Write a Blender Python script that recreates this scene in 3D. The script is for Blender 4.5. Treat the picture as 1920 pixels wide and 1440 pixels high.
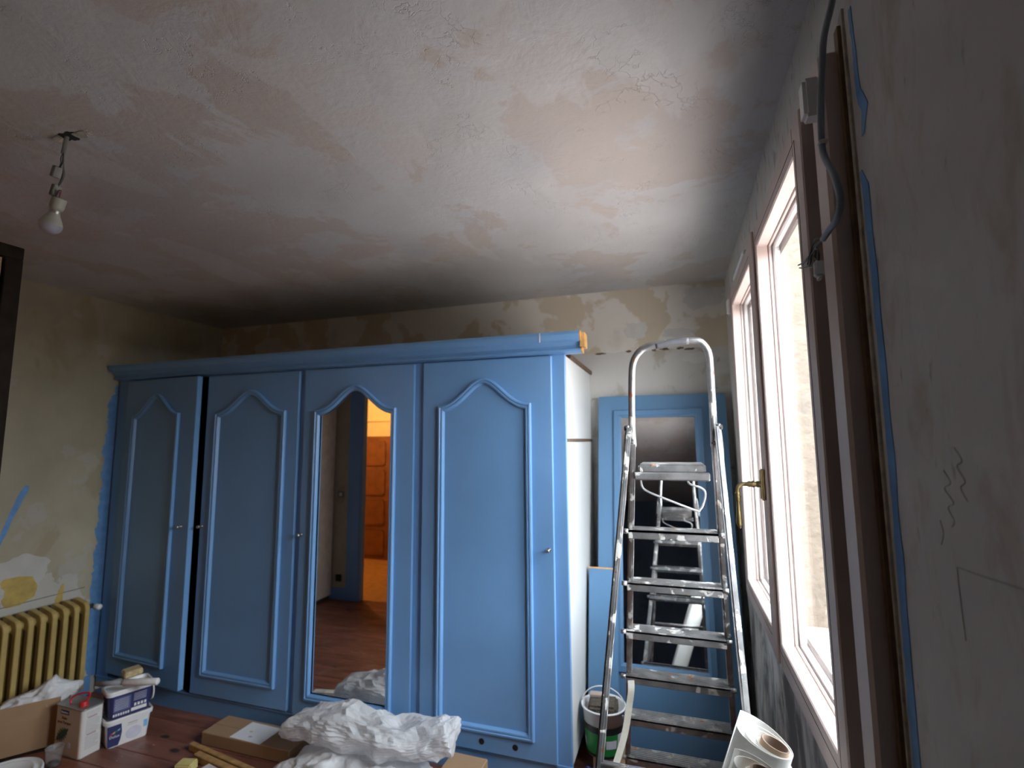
import bpy, bmesh, math, random
from mathutils import Vector, Matrix, noise
random.seed(7)
scene = bpy.context.scene
for o in list(bpy.data.objects): bpy.data.objects.remove(o)
COL = scene.collection

# ------------------------------------------------------------------ camera
YAW, PITCH, ROLL, FPX = 0.314, 0.1144, -0.007, 938.8
cam_d = bpy.data.cameras.new('camera'); cam = bpy.data.objects.new('camera', cam_d); COL.objects.link(cam)
fwd = Vector((-math.sin(YAW)*math.cos(PITCH), math.cos(YAW)*math.cos(PITCH), math.sin(PITCH)))
rgt = Vector((math.cos(YAW), math.sin(YAW), 0)); upv = rgt.cross(fwd)
r2 = math.cos(ROLL)*rgt + math.sin(ROLL)*upv; u2 = -math.sin(ROLL)*rgt + math.cos(ROLL)*upv
cam.matrix_world = Matrix(((r2.x, u2.x, -fwd.x, 0), (r2.y, u2.y, -fwd.y, 0), (r2.z, u2.z, -fwd.z, 1.5), (0, 0, 0, 1)))
cam_d.sensor_width = 36; cam_d.lens = FPX*36/1920; cam_d.clip_start = 0.02; cam_d.clip_end = 200
cam_d.dof.use_dof = True; cam_d.dof.focus_distance = 1.15; cam_d.dof.aperture_fstop = 3.2
scene.camera = cam

# ------------------------------------------------------------------ overcast daylight
world = bpy.data.worlds.new('overcast_sky'); scene.world = world; world.use_nodes = True
bg = world.node_tree.nodes['Background']
bg.inputs[0].default_value = (0.86, 0.93, 1.0, 1); bg.inputs[1].default_value = 16.0
scene.view_settings.view_transform = 'Standard'; scene.view_settings.look = 'None'
scene.view_settings.exposure = 0.45; scene.view_settings.gamma = 1.0; scene.view_settings.use_curve_mapping = False
scene.cycles.max_bounces = 8; scene.cycles.diffuse_bounces = 4; scene.cycles.transparent_max_bounces = 12
scene.cycles.use_denoising = True; scene.cycles.sample_clamp_indirect = 6.0
scene.cycles.caustics_reflective = False; scene.cycles.caustics_refractive = False
pl = bpy.data.lights.new('sky_portal', 'AREA'); pl.shape = 'RECTANGLE'; pl.size = 1.475; pl.size_y = 1.36; pl.cycles.is_portal = True
sun_d = bpy.data.lights.new('hazy_sun', 'SUN'); sun_d.energy = 9; sun_d.angle = math.radians(8); sun_d.color = (1, .95, .88)
sun = bpy.data.objects.new('hazy_sun', sun_d); COL.objects.link(sun); sun.rotation_euler = Vector((.10, .55, -.83)).to_track_quat('-Z', 'Y').to_euler(); sun.location = (1, -3, 6)
po = bpy.data.objects.new('sky_portal', pl); COL.objects.link(po); po.location = (0.37, 1.68, 1.505)
po.rotation_euler = Matrix(((0, 0, 1), (1, 0, 0), (0, 1, 0))).to_euler()   # faces -x, into the room

# room numbers
XL, XR, YB, H, YF = -3.45, 0.306, 3.06, 2.422, 2.277
YN = 0.30            # wall with the doorway
# ------------------------------------------------------------------ materials
MATS = {}
def nmat(name):
    m = bpy.data.materials.new(name); m.use_nodes = True; nt = m.node_tree
    return m, nt, nt.nodes['Principled BSDF']
def N(nt, t, **kw):
    n = nt.nodes.new(t)
    for k, v in kw.items(): setattr(n, k, v)
    return n
def coords(nt, scale=(1, 1, 1), kind='Object'):
    tc = N(nt, 'ShaderNodeTexCoord'); mp = N(nt, 'ShaderNodeMapping'); mp.inputs['Scale'].default_value = scale
    nt.links.new(tc.outputs[kind], mp.inputs[0]); return mp.outputs[0]
def noise_n(nt, vec, scale, detail=4, dist=0, rough=.55):
    n = N(nt, 'ShaderNodeTexNoise'); n.inputs['Scale'].default_value = scale; n.inputs['Detail'].default_value = detail
    n.inputs['Distortion'].default_value = dist; n.inputs['Roughness'].default_value = rough
    nt.links.new(vec, n.inputs['Vector']); return n.outputs['Fac']
def ramp(nt, fac, a, b, ca=(0, 0, 0, 1), cb=(1, 1, 1, 1)):
    r = N(nt, 'ShaderNodeValToRGB'); r.color_ramp.elements[0].position = a; r.color_ramp.elements[1].position = b
    r.color_ramp.elements[0].color = ca; r.color_ramp.elements[1].color = cb
    nt.links.new(fac, r.inputs[0]); return r.outputs[0]
def mix(nt, fac, a, b):
    n = N(nt, 'ShaderNodeMix', data_type='RGBA')
    if isinstance(fac, float): n.inputs[0].default_value = fac
    else: nt.links.new(fac, n.inputs[0])
    for i, c in ((6, a), (7, b)):
        if isinstance(c, tuple): n.inputs[i].default_value = c if len(c) == 4 else (*c, 1)
        else: nt.links.new(c, n.inputs[i])
    return n.outputs[2]
def mathn(nt, op, a, b):
    n = N(nt, 'ShaderNodeMath', operation=op)
    for i, c in enumerate((a, b)):
        if isinstance(c, (int, float)): n.inputs[i].default_value = c
        else: nt.links.new(c, n.inputs[i])
    return n.outputs[0]
def bump(nt, bs, h, strength, dist=.01):
    b = N(nt, 'ShaderNodeBump'); b.inputs['Strength'].default_value = strength; b.inputs['Distance'].default_value = dist
    nt.links.new(h, b.inputs['Height']); nt.links.new(b.outputs[0], bs.inputs['Normal'])
def plain(name, col, rough=.5, metal=0., var=.12, vscale=14., bmp=0., spec=.5, kind='Object'):
    if name in MATS: return MATS[name]
    m, nt, bs = nmat(name); v = coords(nt, kind=kind)
    f = noise_n(nt, v, vscale, 4)
    c2 = tuple(min(1, c*(1-var)) for c in col); c3 = tuple(min(1, c*(1+var)) for c in col)
    nt.links.new(ramp(nt, f, .3, .7, (*c2, 1), (*c3, 1)), bs.inputs['Base Color'])
    bs.inputs['Roughness'].default_value = rough; bs.inputs['Metallic'].default_value = metal
    bs.inputs['Specular IOR Level'].default_value = spec
    if bmp: bump(nt, bs, noise_n(nt, v, vscale*4, 5), bmp, .004)
    MATS[name] = m; return m
def zcoord(nt, axis='Z'):
    tc = N(nt, 'ShaderNodeTexCoord'); s = N(nt, 'ShaderNodeSeparateXYZ'); nt.links.new(tc.outputs['Object'], s.inputs[0]); return s.outputs[axis]

def m_ceiling():
    m, nt, bs = nmat('ceiling_plaster'); v = coords(nt)
    base = mix(nt, ramp(nt, noise_n(nt, v, 1.6, 3), .35, .65), (.48, .47, .455), (.55, .545, .535))
    pink = ramp(nt, noise_n(nt, v, 2.3, 7, .35, .62), .515, .54)
    c = mix(nt, mathn(nt, 'MULTIPLY', pink, .75), base, (.48, .42, .37))
    v2 = coords(nt, (1.5, .8, 1))
    white = ramp(nt, noise_n(nt, v2, 1.7, 5, .5), .56, .585)
    c = mix(nt, mathn(nt, 'MULTIPLY', white, .6), c, (.56, .55, .54))
    blue = ramp(nt, noise_n(nt, v, 1.1, 2), .58, .68)
    c = mix(nt, mathn(nt, 'MULTIPLY', blue, .35), c, (.33, .35, .385))
    nt.links.new(c, bs.inputs['Base Color']); bs.inputs['Roughness'].default_value = .85
    n1 = noise_n(nt, v, 9, 6, .6, .6)
    vo = N(nt, 'ShaderNodeTexVoronoi', feature='DISTANCE_TO_EDGE'); vo.inputs['Scale'].default_value = 7
    wv = N(nt, 'ShaderNodeVectorMath', operation='ADD'); nz = N(nt, 'ShaderNodeTexNoise'); nz.inputs['Scale'].default_value = 6; nz.inputs['Detail'].default_value = 5
    nt.links.new(v, nz.inputs['Vector']); nt.links.new(v, wv.inputs[0]); nt.links.new(nz.outputs['Color'], wv.inputs[1]); nt.links.new(wv.outputs[0], vo.inputs['Vector'])
    crack = ramp(nt, vo.outputs['Distance'], 0, .035)
    msk = ramp(nt, noise_n(nt, v, 5, 3), .52, .60)
    cr = mix(nt, msk, (1, 1, 1), crack)
    hh = mathn(nt, 'ADD', mathn(nt, 'MULTIPLY', n1, .8), mathn(nt, 'MULTIPLY', cr, .35))
    hh = mathn(nt, 'ADD', hh, mathn(nt, 'MULTIPLY', noise_n(nt, v, 55, 4), .25))
    bump(nt, bs, hh, .55, .012)
    return m
def m_wall(name, base, lst, rough=.85, bmp=.35, streak=None):
    """lst: (colour, noise scale, threshold, amount, mapping scale)"""
    m, nt, bs = nmat(name); v = coords(nt)
    c = mix(nt, ramp(nt, noise_n(nt, v, 2.2, 4), .3, .7), tuple(x*.9 for x in base), tuple(min(1, x*1.08) for x in base))
    for i, (col, sc, th, amt, ms) in enumerate(lst):
        vv = coords(nt, ms)
        k = ramp(nt, noise_n(nt, vv, sc, 6, .4, .6), th, th+.05)
        c = mix(nt, mathn(nt, 'MULTIPLY', k, amt), c, col)
    nt.links.new(c, bs.inputs['Base Color']); bs.inputs['Roughness'].default_value = rough
    hh = mathn(nt, 'ADD', noise_n(nt, v, 8, 6, .4), mathn(nt, 'MULTIPLY', noise_n(nt, v, 60, 3), .3))
    bump(nt, bs, hh, bmp, .008)
    return m
def m_left_wall():
    m, nt, bs = nmat('left_wall_plaster'); v = coords(nt); z = zcoord(nt)
    cream = mix(nt, ramp(nt, noise_n(nt, v, 3, 6, .4), .35, .7), (.38, .345, .25), (.47, .43, .315))
    ochre = ramp(nt, noise_n(nt, coords(nt, (1, 1, .7)), 2.6, 6, .6), .55, .62)
    c = mix(nt, mathn(nt, 'MULTIPLY', ochre, .5), cream, (.33, .27, .16))
    prim = mathn(nt, 'ADD', mathn(nt, 'MULTIPLY', noise_n(nt, v, 3.2, 5, .4), 1.5), mathn(nt, 'MULTIPLY', z, -1.0))
    c = mix(nt, mathn(nt, 'MULTIPLY', ramp(nt, prim, -.22, -.12), .8), c, (.53, .52, .48))
    grey = ramp(nt, noise_n(nt, v, 4, 5, .3), .60, .63)
    c = mix(nt, mathn(nt, 'MULTIPLY', grey, .5), c, (.46, .45, .42))
    nt.links.new(c, bs.inputs['Base Color']); bs.inputs['Roughness'].default_value = .85
    bump(nt, bs, noise_n(nt, v, 12, 6, .3), .3, .006)
    return m
def m_back_wall():
    m, nt, bs = nmat('back_wall_plaster'); v = coords(nt); z = zcoord(nt)
    up = mix(nt, ramp(nt, noise_n(nt, v, 3.6, 5, .3), .47, .50), (.60, .53, .41), (.72, .69, .63))
    mold = ramp(nt, noise_n(nt, v, 2.7, 6, .4), .58, .72)
    up = mix(nt, mathn(nt, 'MULTIPLY', mold, .5), up, (.42, .40, .36))
    low = mix(nt, ramp(nt, noise_n(nt, v, 5.5, 6, .4), .56, .62), (.58, .57, .54), (.46, .44, .37))
    low = mix(nt, ramp(nt, noise_n(nt, v, 11, 5, .3), .66, .72), low, (.27, .245, .19))
    edge = mathn(nt, 'ADD', z, mathn(nt, 'MULTIPLY', noise_n(nt, v, 20, 5), .03))
    c = mix(nt, ramp(nt, edge, .5, .5), low, up)
    # joint of the old paper layer at z = 2.03
    k = N(nt, 'ShaderNodeMath', operation='GREATER_THAN'); nt.links.new(edge, k.inputs[0]); k.inputs[1].default_value = 2.05
    c = mix(nt, k.outputs[0], low, up)
    nt.links.new(c, bs.inputs['Base Color']); bs.inputs['Roughness'].default_value = .9
    bump(nt, bs, noise_n(nt, v, 10, 6, .3), .35, .008)
    return m
def m_right_wall():
    m, nt, bs = nmat('right_wall_plaster'); v = coords(nt); z = zcoord(nt); y = zcoord(nt, 'Y')
    c = mix(nt, ramp(nt, noise_n(nt, v, 3, 4), .3, .7), (.50, .485, .455), (.58, .57, .545))
    st = ramp(nt, noise_n(nt, coords(nt, (5, 5, 1.9)), 3.0, 7, .5, .68), .52, .66)
    c = mix(nt, mathn(nt, 'MULTIPLY', st, .5), c, (.36, .31, .21))
    pt = ramp(nt, noise_n(nt, v, 4.5, 6, .5), .52, .56)
    c = mix(nt, mathn(nt, 'MULTIPLY', pt, .35), c, (.62, .61, .59))
    sp = ramp(nt, noise_n(nt, coords(nt, (5, 5, 2)), 9, 4), .68, .74)
    c = mix(nt, mathn(nt, 'MULTIPLY', sp, .6), c, (.24, .20, .14))
    # damp stains below the window
    lowm = ramp(nt, mathn(nt, 'ADD', z, mathn(nt, 'MULTIPLY', noise_n(nt, v, 5, 4), .3)), .85, 1.0, (1, 1, 1, 1), (0, 0, 0, 1))
    far = ramp(nt, mathn(nt, 'MULTIPLY', y, .25), .25, .29)
    mo = ramp(nt, noise_n(nt, coords(nt, (1, 1.1, .55)), 4.2, 8, .6, .68), .47, .60)
    k = mathn(nt, 'MULTIPLY', mathn(nt, 'MULTIPLY', lowm, far), mathn(nt, 'MULTIPLY', mo, .9))
    c = mix(nt, k, c, (.09, .09, .085))
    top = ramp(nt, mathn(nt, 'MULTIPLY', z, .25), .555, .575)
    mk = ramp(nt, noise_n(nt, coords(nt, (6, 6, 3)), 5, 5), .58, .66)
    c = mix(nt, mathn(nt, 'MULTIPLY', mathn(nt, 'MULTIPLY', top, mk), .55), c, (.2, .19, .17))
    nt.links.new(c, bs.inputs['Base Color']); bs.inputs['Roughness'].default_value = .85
    bump(nt, bs, mathn(nt, 'ADD', noise_n(nt, v, 14, 6, .4), mathn(nt, 'MULTIPLY', noise_n(nt, coords(nt, (9, 9, 1)), 10, 4), .4)), .3, .006)
    return m
def m_plank():
    m, nt, bs = nmat('stained_floorboard'); 
    oi = N(nt, 'ShaderNodeObjectInfo'); tc = N(nt, 'ShaderNodeTexCoord'); ad = N(nt, 'ShaderNodeVectorMath', operation='ADD')
    sc = N(nt, 'ShaderNodeMath', operation='MULTIPLY'); sc.inputs[1].default_value = 37.0
    nt.links.new(oi.outputs['Random'], sc.inputs[0]); nt.links.new(tc.outputs['Object'], ad.inputs[0]); nt.links.new(sc.outputs[0], ad.inputs[1])
    mp = N(nt, 'ShaderNodeMapping'); mp.inputs['Scale'].default_value = (1, 6, 6); nt.links.new(ad.outputs[0], mp.inputs[0])
    g = noise_n(nt, mp.outputs[0], 3.5, 7, .6)
    c = mix(nt, ramp(nt, g, .3, .72), (.13, .046, .028), (.31, .120, .075))
    vo = N(nt, 'ShaderNodeTexVoronoi'); vo.inputs['Scale'].default_value = 4.2
    mp2 = N(nt, 'ShaderNodeMapping'); mp2.inputs['Scale'].default_value = (1, 1.9, 1); nt.links.new(ad.outputs[0], mp2.inputs[0]); nt.links.new(mp2.outputs[0], vo.inputs['Vector'])
    c = mix(nt, ramp(nt, vo.outputs['Distance'], .10, .16, (1, 1, 1, 1), (0, 0, 0, 1)), c, (.045, .022, .018))
    dust = ramp(nt, noise_n(nt, ad.outputs[0], 9, 6, .4), .55, .75)
    c = mix(nt, mathn(nt, 'MULTIPLY', dust, .35), c, (.42, .30, .27))
    sp = ramp(nt, noise_n(nt, ad.outputs[0], 60, 2), .74, .77)
    c = mix(nt, mathn(nt, 'MULTIPLY', sp, .8), c, (.6, .57, .55))
    nt.links.new(c, bs.inputs['Base Color']); bs.inputs['Roughness'].default_value = .42
    bump(nt, bs, g, .15, .004); return m
def m_ladder():
    m, nt, bs = nmat('paint_splashed_aluminium'); v = coords(nt)
    c = mix(nt, ramp(nt, noise_n(nt, v, 18, 4), .35, .7), (.30, .30, .30), (.50, .50, .50))
    w = ramp(nt, noise_n(nt, v, 22, 6, .4), .56, .60); w2 = ramp(nt, noise_n(nt, v, 31, 4), .66, .69); w3 = ramp(nt, noise_n(nt, v, 26, 5, .3), .28, .31, (1, 1, 1, 1), (0, 0, 0, 1))
    c = mix(nt, mathn(nt, 'MULTIPLY', w, .85), c, (.62, .60, .56)); c = mix(nt, w2, c, (.55, .26, .14)); c = mix(nt, mathn(nt, 'MULTIPLY', w3, .8), c, (.16, .16, .16))
    nt.links.new(c, bs.inputs['Base Color'])
    met = mathn(nt, 'SUBTRACT', .85, mathn(nt, 'MULTIPLY', w, .8)); nt.links.new(met, bs.inputs['Metallic']); bs.inputs['Roughness'].default_value = .38
    bump(nt, bs, w, .3, .003); return m
def m_glass(name='window_glass', tint=(1, 1, 1), gloss=.5):
    m = bpy.data.materials.new(name); m.use_nodes = True; nt = m.node_tree; nt.nodes.clear()
    out = N(nt, 'ShaderNodeOutputMaterial'); tr = N(nt, 'ShaderNodeBsdfTransparent'); tr.inputs[0].default_value = (*tint, 1)
    gl = N(nt, 'ShaderNodeBsdfGlossy'); gl.inputs['Roughness'].default_value = .01
    fr = N(nt, 'ShaderNodeFresnel'); ge = N(nt, 'ShaderNodeNewGeometry')
    nt.links.new(mathn(nt, 'SUBTRACT', 1.5, mathn(nt, 'MULTIPLY', ge.outputs['Backfacing'], 1.5-1/1.5)), fr.inputs[0])
    k = mathn(nt, 'MULTIPLY', fr.outputs[0], gloss)
    mx = N(nt, 'ShaderNodeMixShader'); nt.links.new(k, mx.inputs[0]); nt.links.new(tr.outputs[0], mx.inputs[1]); nt.links.new(gl.outputs[0], mx.inputs[2]); nt.links.new(mx.outputs[0], out.inputs[0])
    return m
def m_plastic(name, col, alpha, rough=.22, trans=.35):
    m = bpy.data.materials.new(name); m.use_nodes = True; nt = m.node_tree; bs = nt.nodes['Principled BSDF']; out = nt.nodes['Material Output']
    v = coords(nt); f = noise_n(nt, v, 9, 5, .5)
    nt.links.new(ramp(nt, f, .3, .7, (*[c*.9 for c in col], 1), (*col, 1)), bs.inputs['Base Color']); bs.inputs['Roughness'].default_value = rough
    tl = N(nt, 'ShaderNodeBsdfTranslucent'); tl.inputs[0].default_value = (*col, 1)
    tr = N(nt, 'ShaderNodeBsdfTransparent')
    m1 = N(nt, 'ShaderNodeMixShader'); m1.inputs[0].default_value = trans; nt.links.new(bs.outputs[0], m1.inputs[1]); nt.links.new(tl.outputs[0], m1.inputs[2])
    m2 = N(nt, 'ShaderNodeMixShader'); m2.inputs[0].default_value = 1-alpha; nt.links.new(m1.outputs[0], m2.inputs[1]); nt.links.new(tr.outputs[0], m2.inputs[2])
    nt.links.new(m2.outputs[0], out.inputs[0])
    vo = N(nt, 'ShaderNodeTexVoronoi', feature='DISTANCE_TO_EDGE'); vo.inputs['Scale'].default_value = 26; nt.links.new(v, vo.inputs['Vector'])
    bump(nt, bs, mathn(nt, 'ADD', noise_n(nt, v, 22, 4, 1.5), mathn(nt, 'MULTIPLY', vo.outputs['Distance'], 1.2)), .5, .012); return m
def m_mirror():
    m, nt, bs = nmat('mirror_silver'); v = coords(nt)
    nt.links.new(ramp(nt, noise_n(nt, v, 6, 4), .3, .8, (.80, .82, .82, 1), (.88, .89, .88, 1)), bs.inputs['Base Color'])
    bs.inputs['Metallic'].default_value = 1; bs.inputs['Roughness'].default_value = .015; return m
def m_stucco():
    m, nt, bs = nmat('roughcast_render'); v = coords(nt)
    nt.links.new(mix(nt, ramp(nt, noise_n(nt, v, 5, 6), .3, .7), (.068, .055, .042), (.098, .080, .062)), bs.inputs['Base Color']); bs.inputs['Roughness'].default_value = .95
    bump(nt, bs, noise_n(nt, v, 14, 4), .8, .03); return m
def m_bristle():
    m, nt, bs = nmat('dark_bristles'); v = coords(nt, (90, 90, 6))
    nt.links.new(mix(nt, ramp(nt, noise_n(nt, v, 3, 2), .35, .65), (.02, .017, .014), (.17, .14, .11)), bs.inputs['Base Color']); bs.inputs['Roughness'].default_value = .8
    bump(nt, bs, noise_n(nt, v, 3, 2), .6, .004); return m

BLUE = plain('blue_satin_paint', (.165, .345, .62), .38, var=.05, vscale=3.0, bmp=.03)
BLUE_WALL = plain('blue_wall_paint', (.13, .30, .58), .6, var=.15, vscale=25)
BLUE_DARK = plain('darker_blue_paint', (.105, .225, .385), .45, var=.06, vscale=3.0, bmp=.03)  # darker, greyer blue than the wardrobe, for the leaning door and board
WHITE_MEL = plain('white_melamine', (.80, .80, .78), .35, var=.02)
DARK_IN = plain('dark_cupboard_inside', (.03, .026, .022), .9)
RAW = plain('raw_orange_wood', (.60, .34, .12), .6, var=.25, vscale=30)
BROWNW = plain('brown_wood', (.13, .075, .04), .6, var=.4, vscale=25)
DKWOOD = plain('dark_wood', (.022, .016, .012), .9, var=.3, vscale=20, spec=.05)
TANW = plain('tan_plywood', (.42, .26, .16), .55, var=.1, vscale=6)
TAUPE = plain('taupe_lacquer', (.50, .405, .37), .4, var=.03, vscale=4)
WHITE_FR = plain('white_lacquer', (.82, .82, .81), .35, var=.02)
WHITE_PL = plain('white_plastic', (.80, .80, .80), .35, var=.03)
GREY_PL = plain('grey_plastic', (.22, .22, .20), .5, var=.1)
CABLE = plain('grey_cable_sheath', (.20, .24, .29), .5, var=.12, vscale=20)
BLACKW = plain('black_wire', (.012, .012, .013), .4)
BLUEW = plain('blue_wire', (.10, .16, .28), .4); REDW = plain('red_wire', (.28, .03, .03), .4)
BRASS = plain('aged_brass', (.13, .098, .045), .42, 1.0, var=.3, vscale=30)
STEEL = plain('dull_steel', (.45, .43, .40), .35, 1.0, var=.2)
OCHRE = plain('ochre_radiator_paint', (.46, .335, .115), .45, var=.12, vscale=10)
OCHRE_W = plain('ochre_wall_paint', (.50, .36, .10), .7, var=.2, vscale=18)
CARD = plain('brown_cardboard', (.36, .225, .125), .8, var=.08, vscale=7)
PAPER = plain('white_paper', (.78, .78, .80), .8, var=.03)
BATTEN = plain('pine_batten', (.42, .235, .085), .6, var=.3, vscale=25)
YELLOW = plain('yellow_sponge', (.62, .52, .20), .9, var=.1, bmp=.3)
TANBR = plain('tan_bristles', (.52, .40, .22), .9, var=.25, vscale=60, bmp=.4)
NAVY = plain('navy_print', (.030, .035, .13), .4, var=.05)
GREEN = plain('green_print', (.015, .23, .05), .4, var=.05)
BLACKP = plain('black_print', (.012, .012, .013), .4)
REDP = plain('red_plastic', (.55, .02, .03), .35, var=.05)
TIN = plain('bare_tin', (.40, .39, .36), .4, .7, var=.1)
CANCOL = plain('cream_tin_print', (.62, .50, .37), .45, var=.06, vscale=5)
CANSIDE = plain('pale_tin_print', (.66, .64, .61), .45, var=.03)
LEAFG = plain('oak_leaf_print', (.035, .075, .03), .5, var=.3, vscale=90)
MAROON = plain('maroon_print', (.25, .02, .02), .5)
GREYTXT = plain('grey_print', (.42, .42, .44), .5); LAVP = plain('lavender_print', (.64, .64, .74), .5); SKYP = plain('sky_blue_print', (.20, .50, .80), .5)
PALE = plain('lilac_grey_bulb', (.40, .40, .48), .4); IVORY = plain('ivory_plastic', (.48, .48, .41), .4)
CORE = plain('grey_brown_card_core', (.26, .18, .13), .8, var=.15); CORE_IN = plain('tan_card_core', (.52, .38, .25), .8)
ROLLP = plain('off_white_lining_paper', (.74, .73, .69), .75, var=.02)
LADDER = m_ladder(); MIRROR = m_mirror(); GLASS = m_glass(); PLANK = m_plank(); STUCCO = m_stucco(); BRISTLE = m_bristle()
BAG = m_plastic('clear_crumpled_plastic', (.95, .95, .95), .80, .16); SHEET = m_plastic('white_film', (.92, .92, .93), .97, .35, .25); CUPM = m_plastic('milky_clear_plastic', (.7, .7, .7), .22, .2, .3)
PINKG = plain('pink_paving', (.56, .50, .48), .9, var=.1, vscale=3)
PANEL_BR = plain('brown_panelled_wood', (.20, .075, .03), .5, var=.25, vscale=9)
CREAMW = plain('cream_hall_paint', (.70, .60, .40), .8, var=.04); HALLF = plain('oak_hall_boards', (.45, .24, .09), .5, var=.2)
PLASTER_BROKEN = plain('broken_plaster', (.50, .46, .38), .95, var=.3, vscale=40, bmp=.8)
PENCIL = plain('pencil_graphite', (.20, .20, .20), .7)

# ------------------------------------------------------------------ mesh helpers
def put(name, bm, mat, parent=None, smooth=False, mats=None):
    bmesh.ops.recalc_face_normals(bm, faces=bm.faces[:])
    me = bpy.data.meshes.new(name); bm.to_mesh(me); bm.free()
    for mm in (mats or [mat]): me.materials.append(mm)
    if smooth:
        for p in me.polygons: p.use_smooth = True
    o = bpy.data.objects.new(name, me); COL.objects.link(o)
    if parent is not None: o.parent = parent
    return o
def empty(name, loc=(0, 0, 0), rz=0):
    o = bpy.data.objects.new(name, None); COL.objects.link(o); o.location = loc; o.rotation_euler = (0, 0, rz); o.empty_display_size = .05; return o
def tag(o, label=None, cat=None, group=None, kind=None):
    if label: o['label'] = label
    if cat: o['category'] = cat
    if group: o['group'] = group
    if kind: o['kind'] = kind
    return o
def B(): return bmesh.new()
def box(bm, x0, x1, y0, y1, z0, z1, bev=0, M=None, mi=0, seg=1):
    r = bmesh.ops.create_cube(bm, size=1); vs = r['verts']
    bmesh.ops.scale(bm, vec=(x1-x0, y1-y0, z1-z0), verts=vs); bmesh.ops.translate(bm, vec=((x0+x1)/2, (y0+y1)/2, (z0+z1)/2), verts=vs)
    fs = set(f for v in vs for f in v.link_faces)
    for f in fs: f.material_index = mi
    if bev:
        es = list(set(e for v in vs for e in v.link_edges)); r = bmesh.ops.bevel(bm, geom=es, offset=bev, segments=seg, affect='EDGES'); 
        for f in r['faces']: f.material_index = mi
        vs = list(set(v for f in r['faces'] for v in f.verts))
        # bevel returns only new faces; their verts cover the whole box
    if M is not None: bmesh.ops.transform(bm, matrix=M, verts=vs)
    return vs
def smooth_path(pts, n=6):
    pts = [Vector(p) for p in pts]; out = []
    for i in range(len(pts)-1):
        p0 = pts[max(i-1, 0)]; p1 = pts[i]; p2 = pts[i+1]; p3 = pts[min(i+2, len(pts)-1)]
        for k in range(n):
            t = k/n; out.append(.5*((2*p1)+(-p0+p2)*t+(2*p0-5*p1+4*p2-p3)*t*t+(-p0+3*p1-3*p2+p3)*t**3))
    out.append(pts[-1]); return out
def tube(bm, pts, r, seg=8, cap=True, mi=0, sx=1., closed=False):
    pts = [Vector(p) for p in pts]; rings = []; n = len(pts)
    up = Vector((0, 0, 1)); prev = None
    for i, p in enumerate(pts):
        if closed: d = pts[(i+1) % n]-pts[i-1]
        else: d = pts[min(i+1, n-1)]-pts[max(i-1, 0)]
        d.normalize()
        if prev is None:
            a = d.cross(up); a = a if a.length > .05 else d.cross(Vector((1, 0, 0)))
        else: a = prev-d*prev.dot(d)
        a.normalize(); prev = a; b = d.cross(a)
        rr = r[i] if isinstance(r, (list, tuple)) else r
        rings.append([bm.verts.new(p+a*math.cos(2*math.pi*k/seg)*rr*sx+b*math.sin(2*math.pi*k/seg)*rr) for k in range(seg)])
    for i in range(n if closed else n-1):
        A = rings[i]; C = rings[(i+1) % n]
        for k in range(seg):
            f = bm.faces.new((A[k], A[(k+1) % seg], C[(k+1) % seg], C[k])); f.material_index = mi; f.smooth = True
    if cap and not closed:
        for R in (rings[0], rings[-1]):
            f = bm.faces.new(R); f.material_index = mi
def lathe(bm, prof, M=None, seg=24, mi=0, sy=1.):
    """prof: (r, z) list about local z"""
    rings = []
    for r, z in prof:
        if r < 1e-6: rings.append([bm.verts.new((0, 0, z))])
        else: rings.append([bm.verts.new((r*math.cos(2*math.pi*k/seg), sy*r*math.sin(2*math.pi*k/seg), z)) for k in range(seg)])
    for A, C in zip(rings[:-1], rings[1:]):
        for k in range(seg):
            k2 = (k+1) % seg
            if len(A) == 1 and len(C) == 1: continue
            if len(A) == 1: f = bm.faces.new((A[0], C[k2], C[k]))
            elif len(C) == 1: f = bm.faces.new((A[k], A[k2], C[0]))
            else: f = bm.faces.new((A[k], A[k2], C[k2], C[k]))
            f.material_index = mi; f.smooth = True
    if M is not None: bmesh.ops.transform(bm, matrix=M, verts=[v for R in rings for v in R])
def axisM(loc, direction):
    d = Vector(direction).normalized(); q = d.to_track_quat('Z', 'Y'); return Matrix.Translation(loc) @ q.to_matrix().to_4x4()
def prism(bm, poly, h0, h1, fn, mi=0):
    """poly 2D list; fn(a,b,h)->3D"""
    A = [bm.verts.new(fn(a, b, h0)) for a, b in poly]; C = [bm.verts.new(fn(a, b, h1)) for a, b in poly]; n = len(poly)
    fs = [bm.faces.new(A), bm.faces.new(C)] + [bm.faces.new((A[i], A[(i+1) % n], C[(i+1) % n], C[i])) for i in range(n)]
    for f in fs: f.material_index = mi
def extrude_prof(bm, prof, x0, x1):
    """prof (y,z) closed, along x"""
    prism(bm, prof, x0, x1, lambda a, b, h: (h, a, b))
def frame_loop(bm, loop, prof, fn):
    """moulding swept round a closed CCW loop of (a,b) with mitres; prof (inset, proud)"""
    n = len(loop); P = [Vector(p) for p in loop]; off = []
    for i in range(n):
        e1 = (P[i]-P[i-1]).normalized(); e2 = (P[(i+1) % n]-P[i]).normalized()
        n1 = Vector((-e1.y, e1.x)); n2 = Vector((-e2.y, e2.x)); m = (n1+n2); m.normalize(); off.append(m/max(.3, m.dot(n1)))
    rows = [[bm.verts.new(fn(P[i].x+off[i].x*d, P[i].y+off[i].y*d, h)) for i in range(n)] for d, h in prof]
    for A, C in zip(rows[:-1], rows[1:]):
        for i in range(n): bm.faces.new((A[i], A[(i+1) % n], C[(i+1) % n], C[i]))
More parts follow.
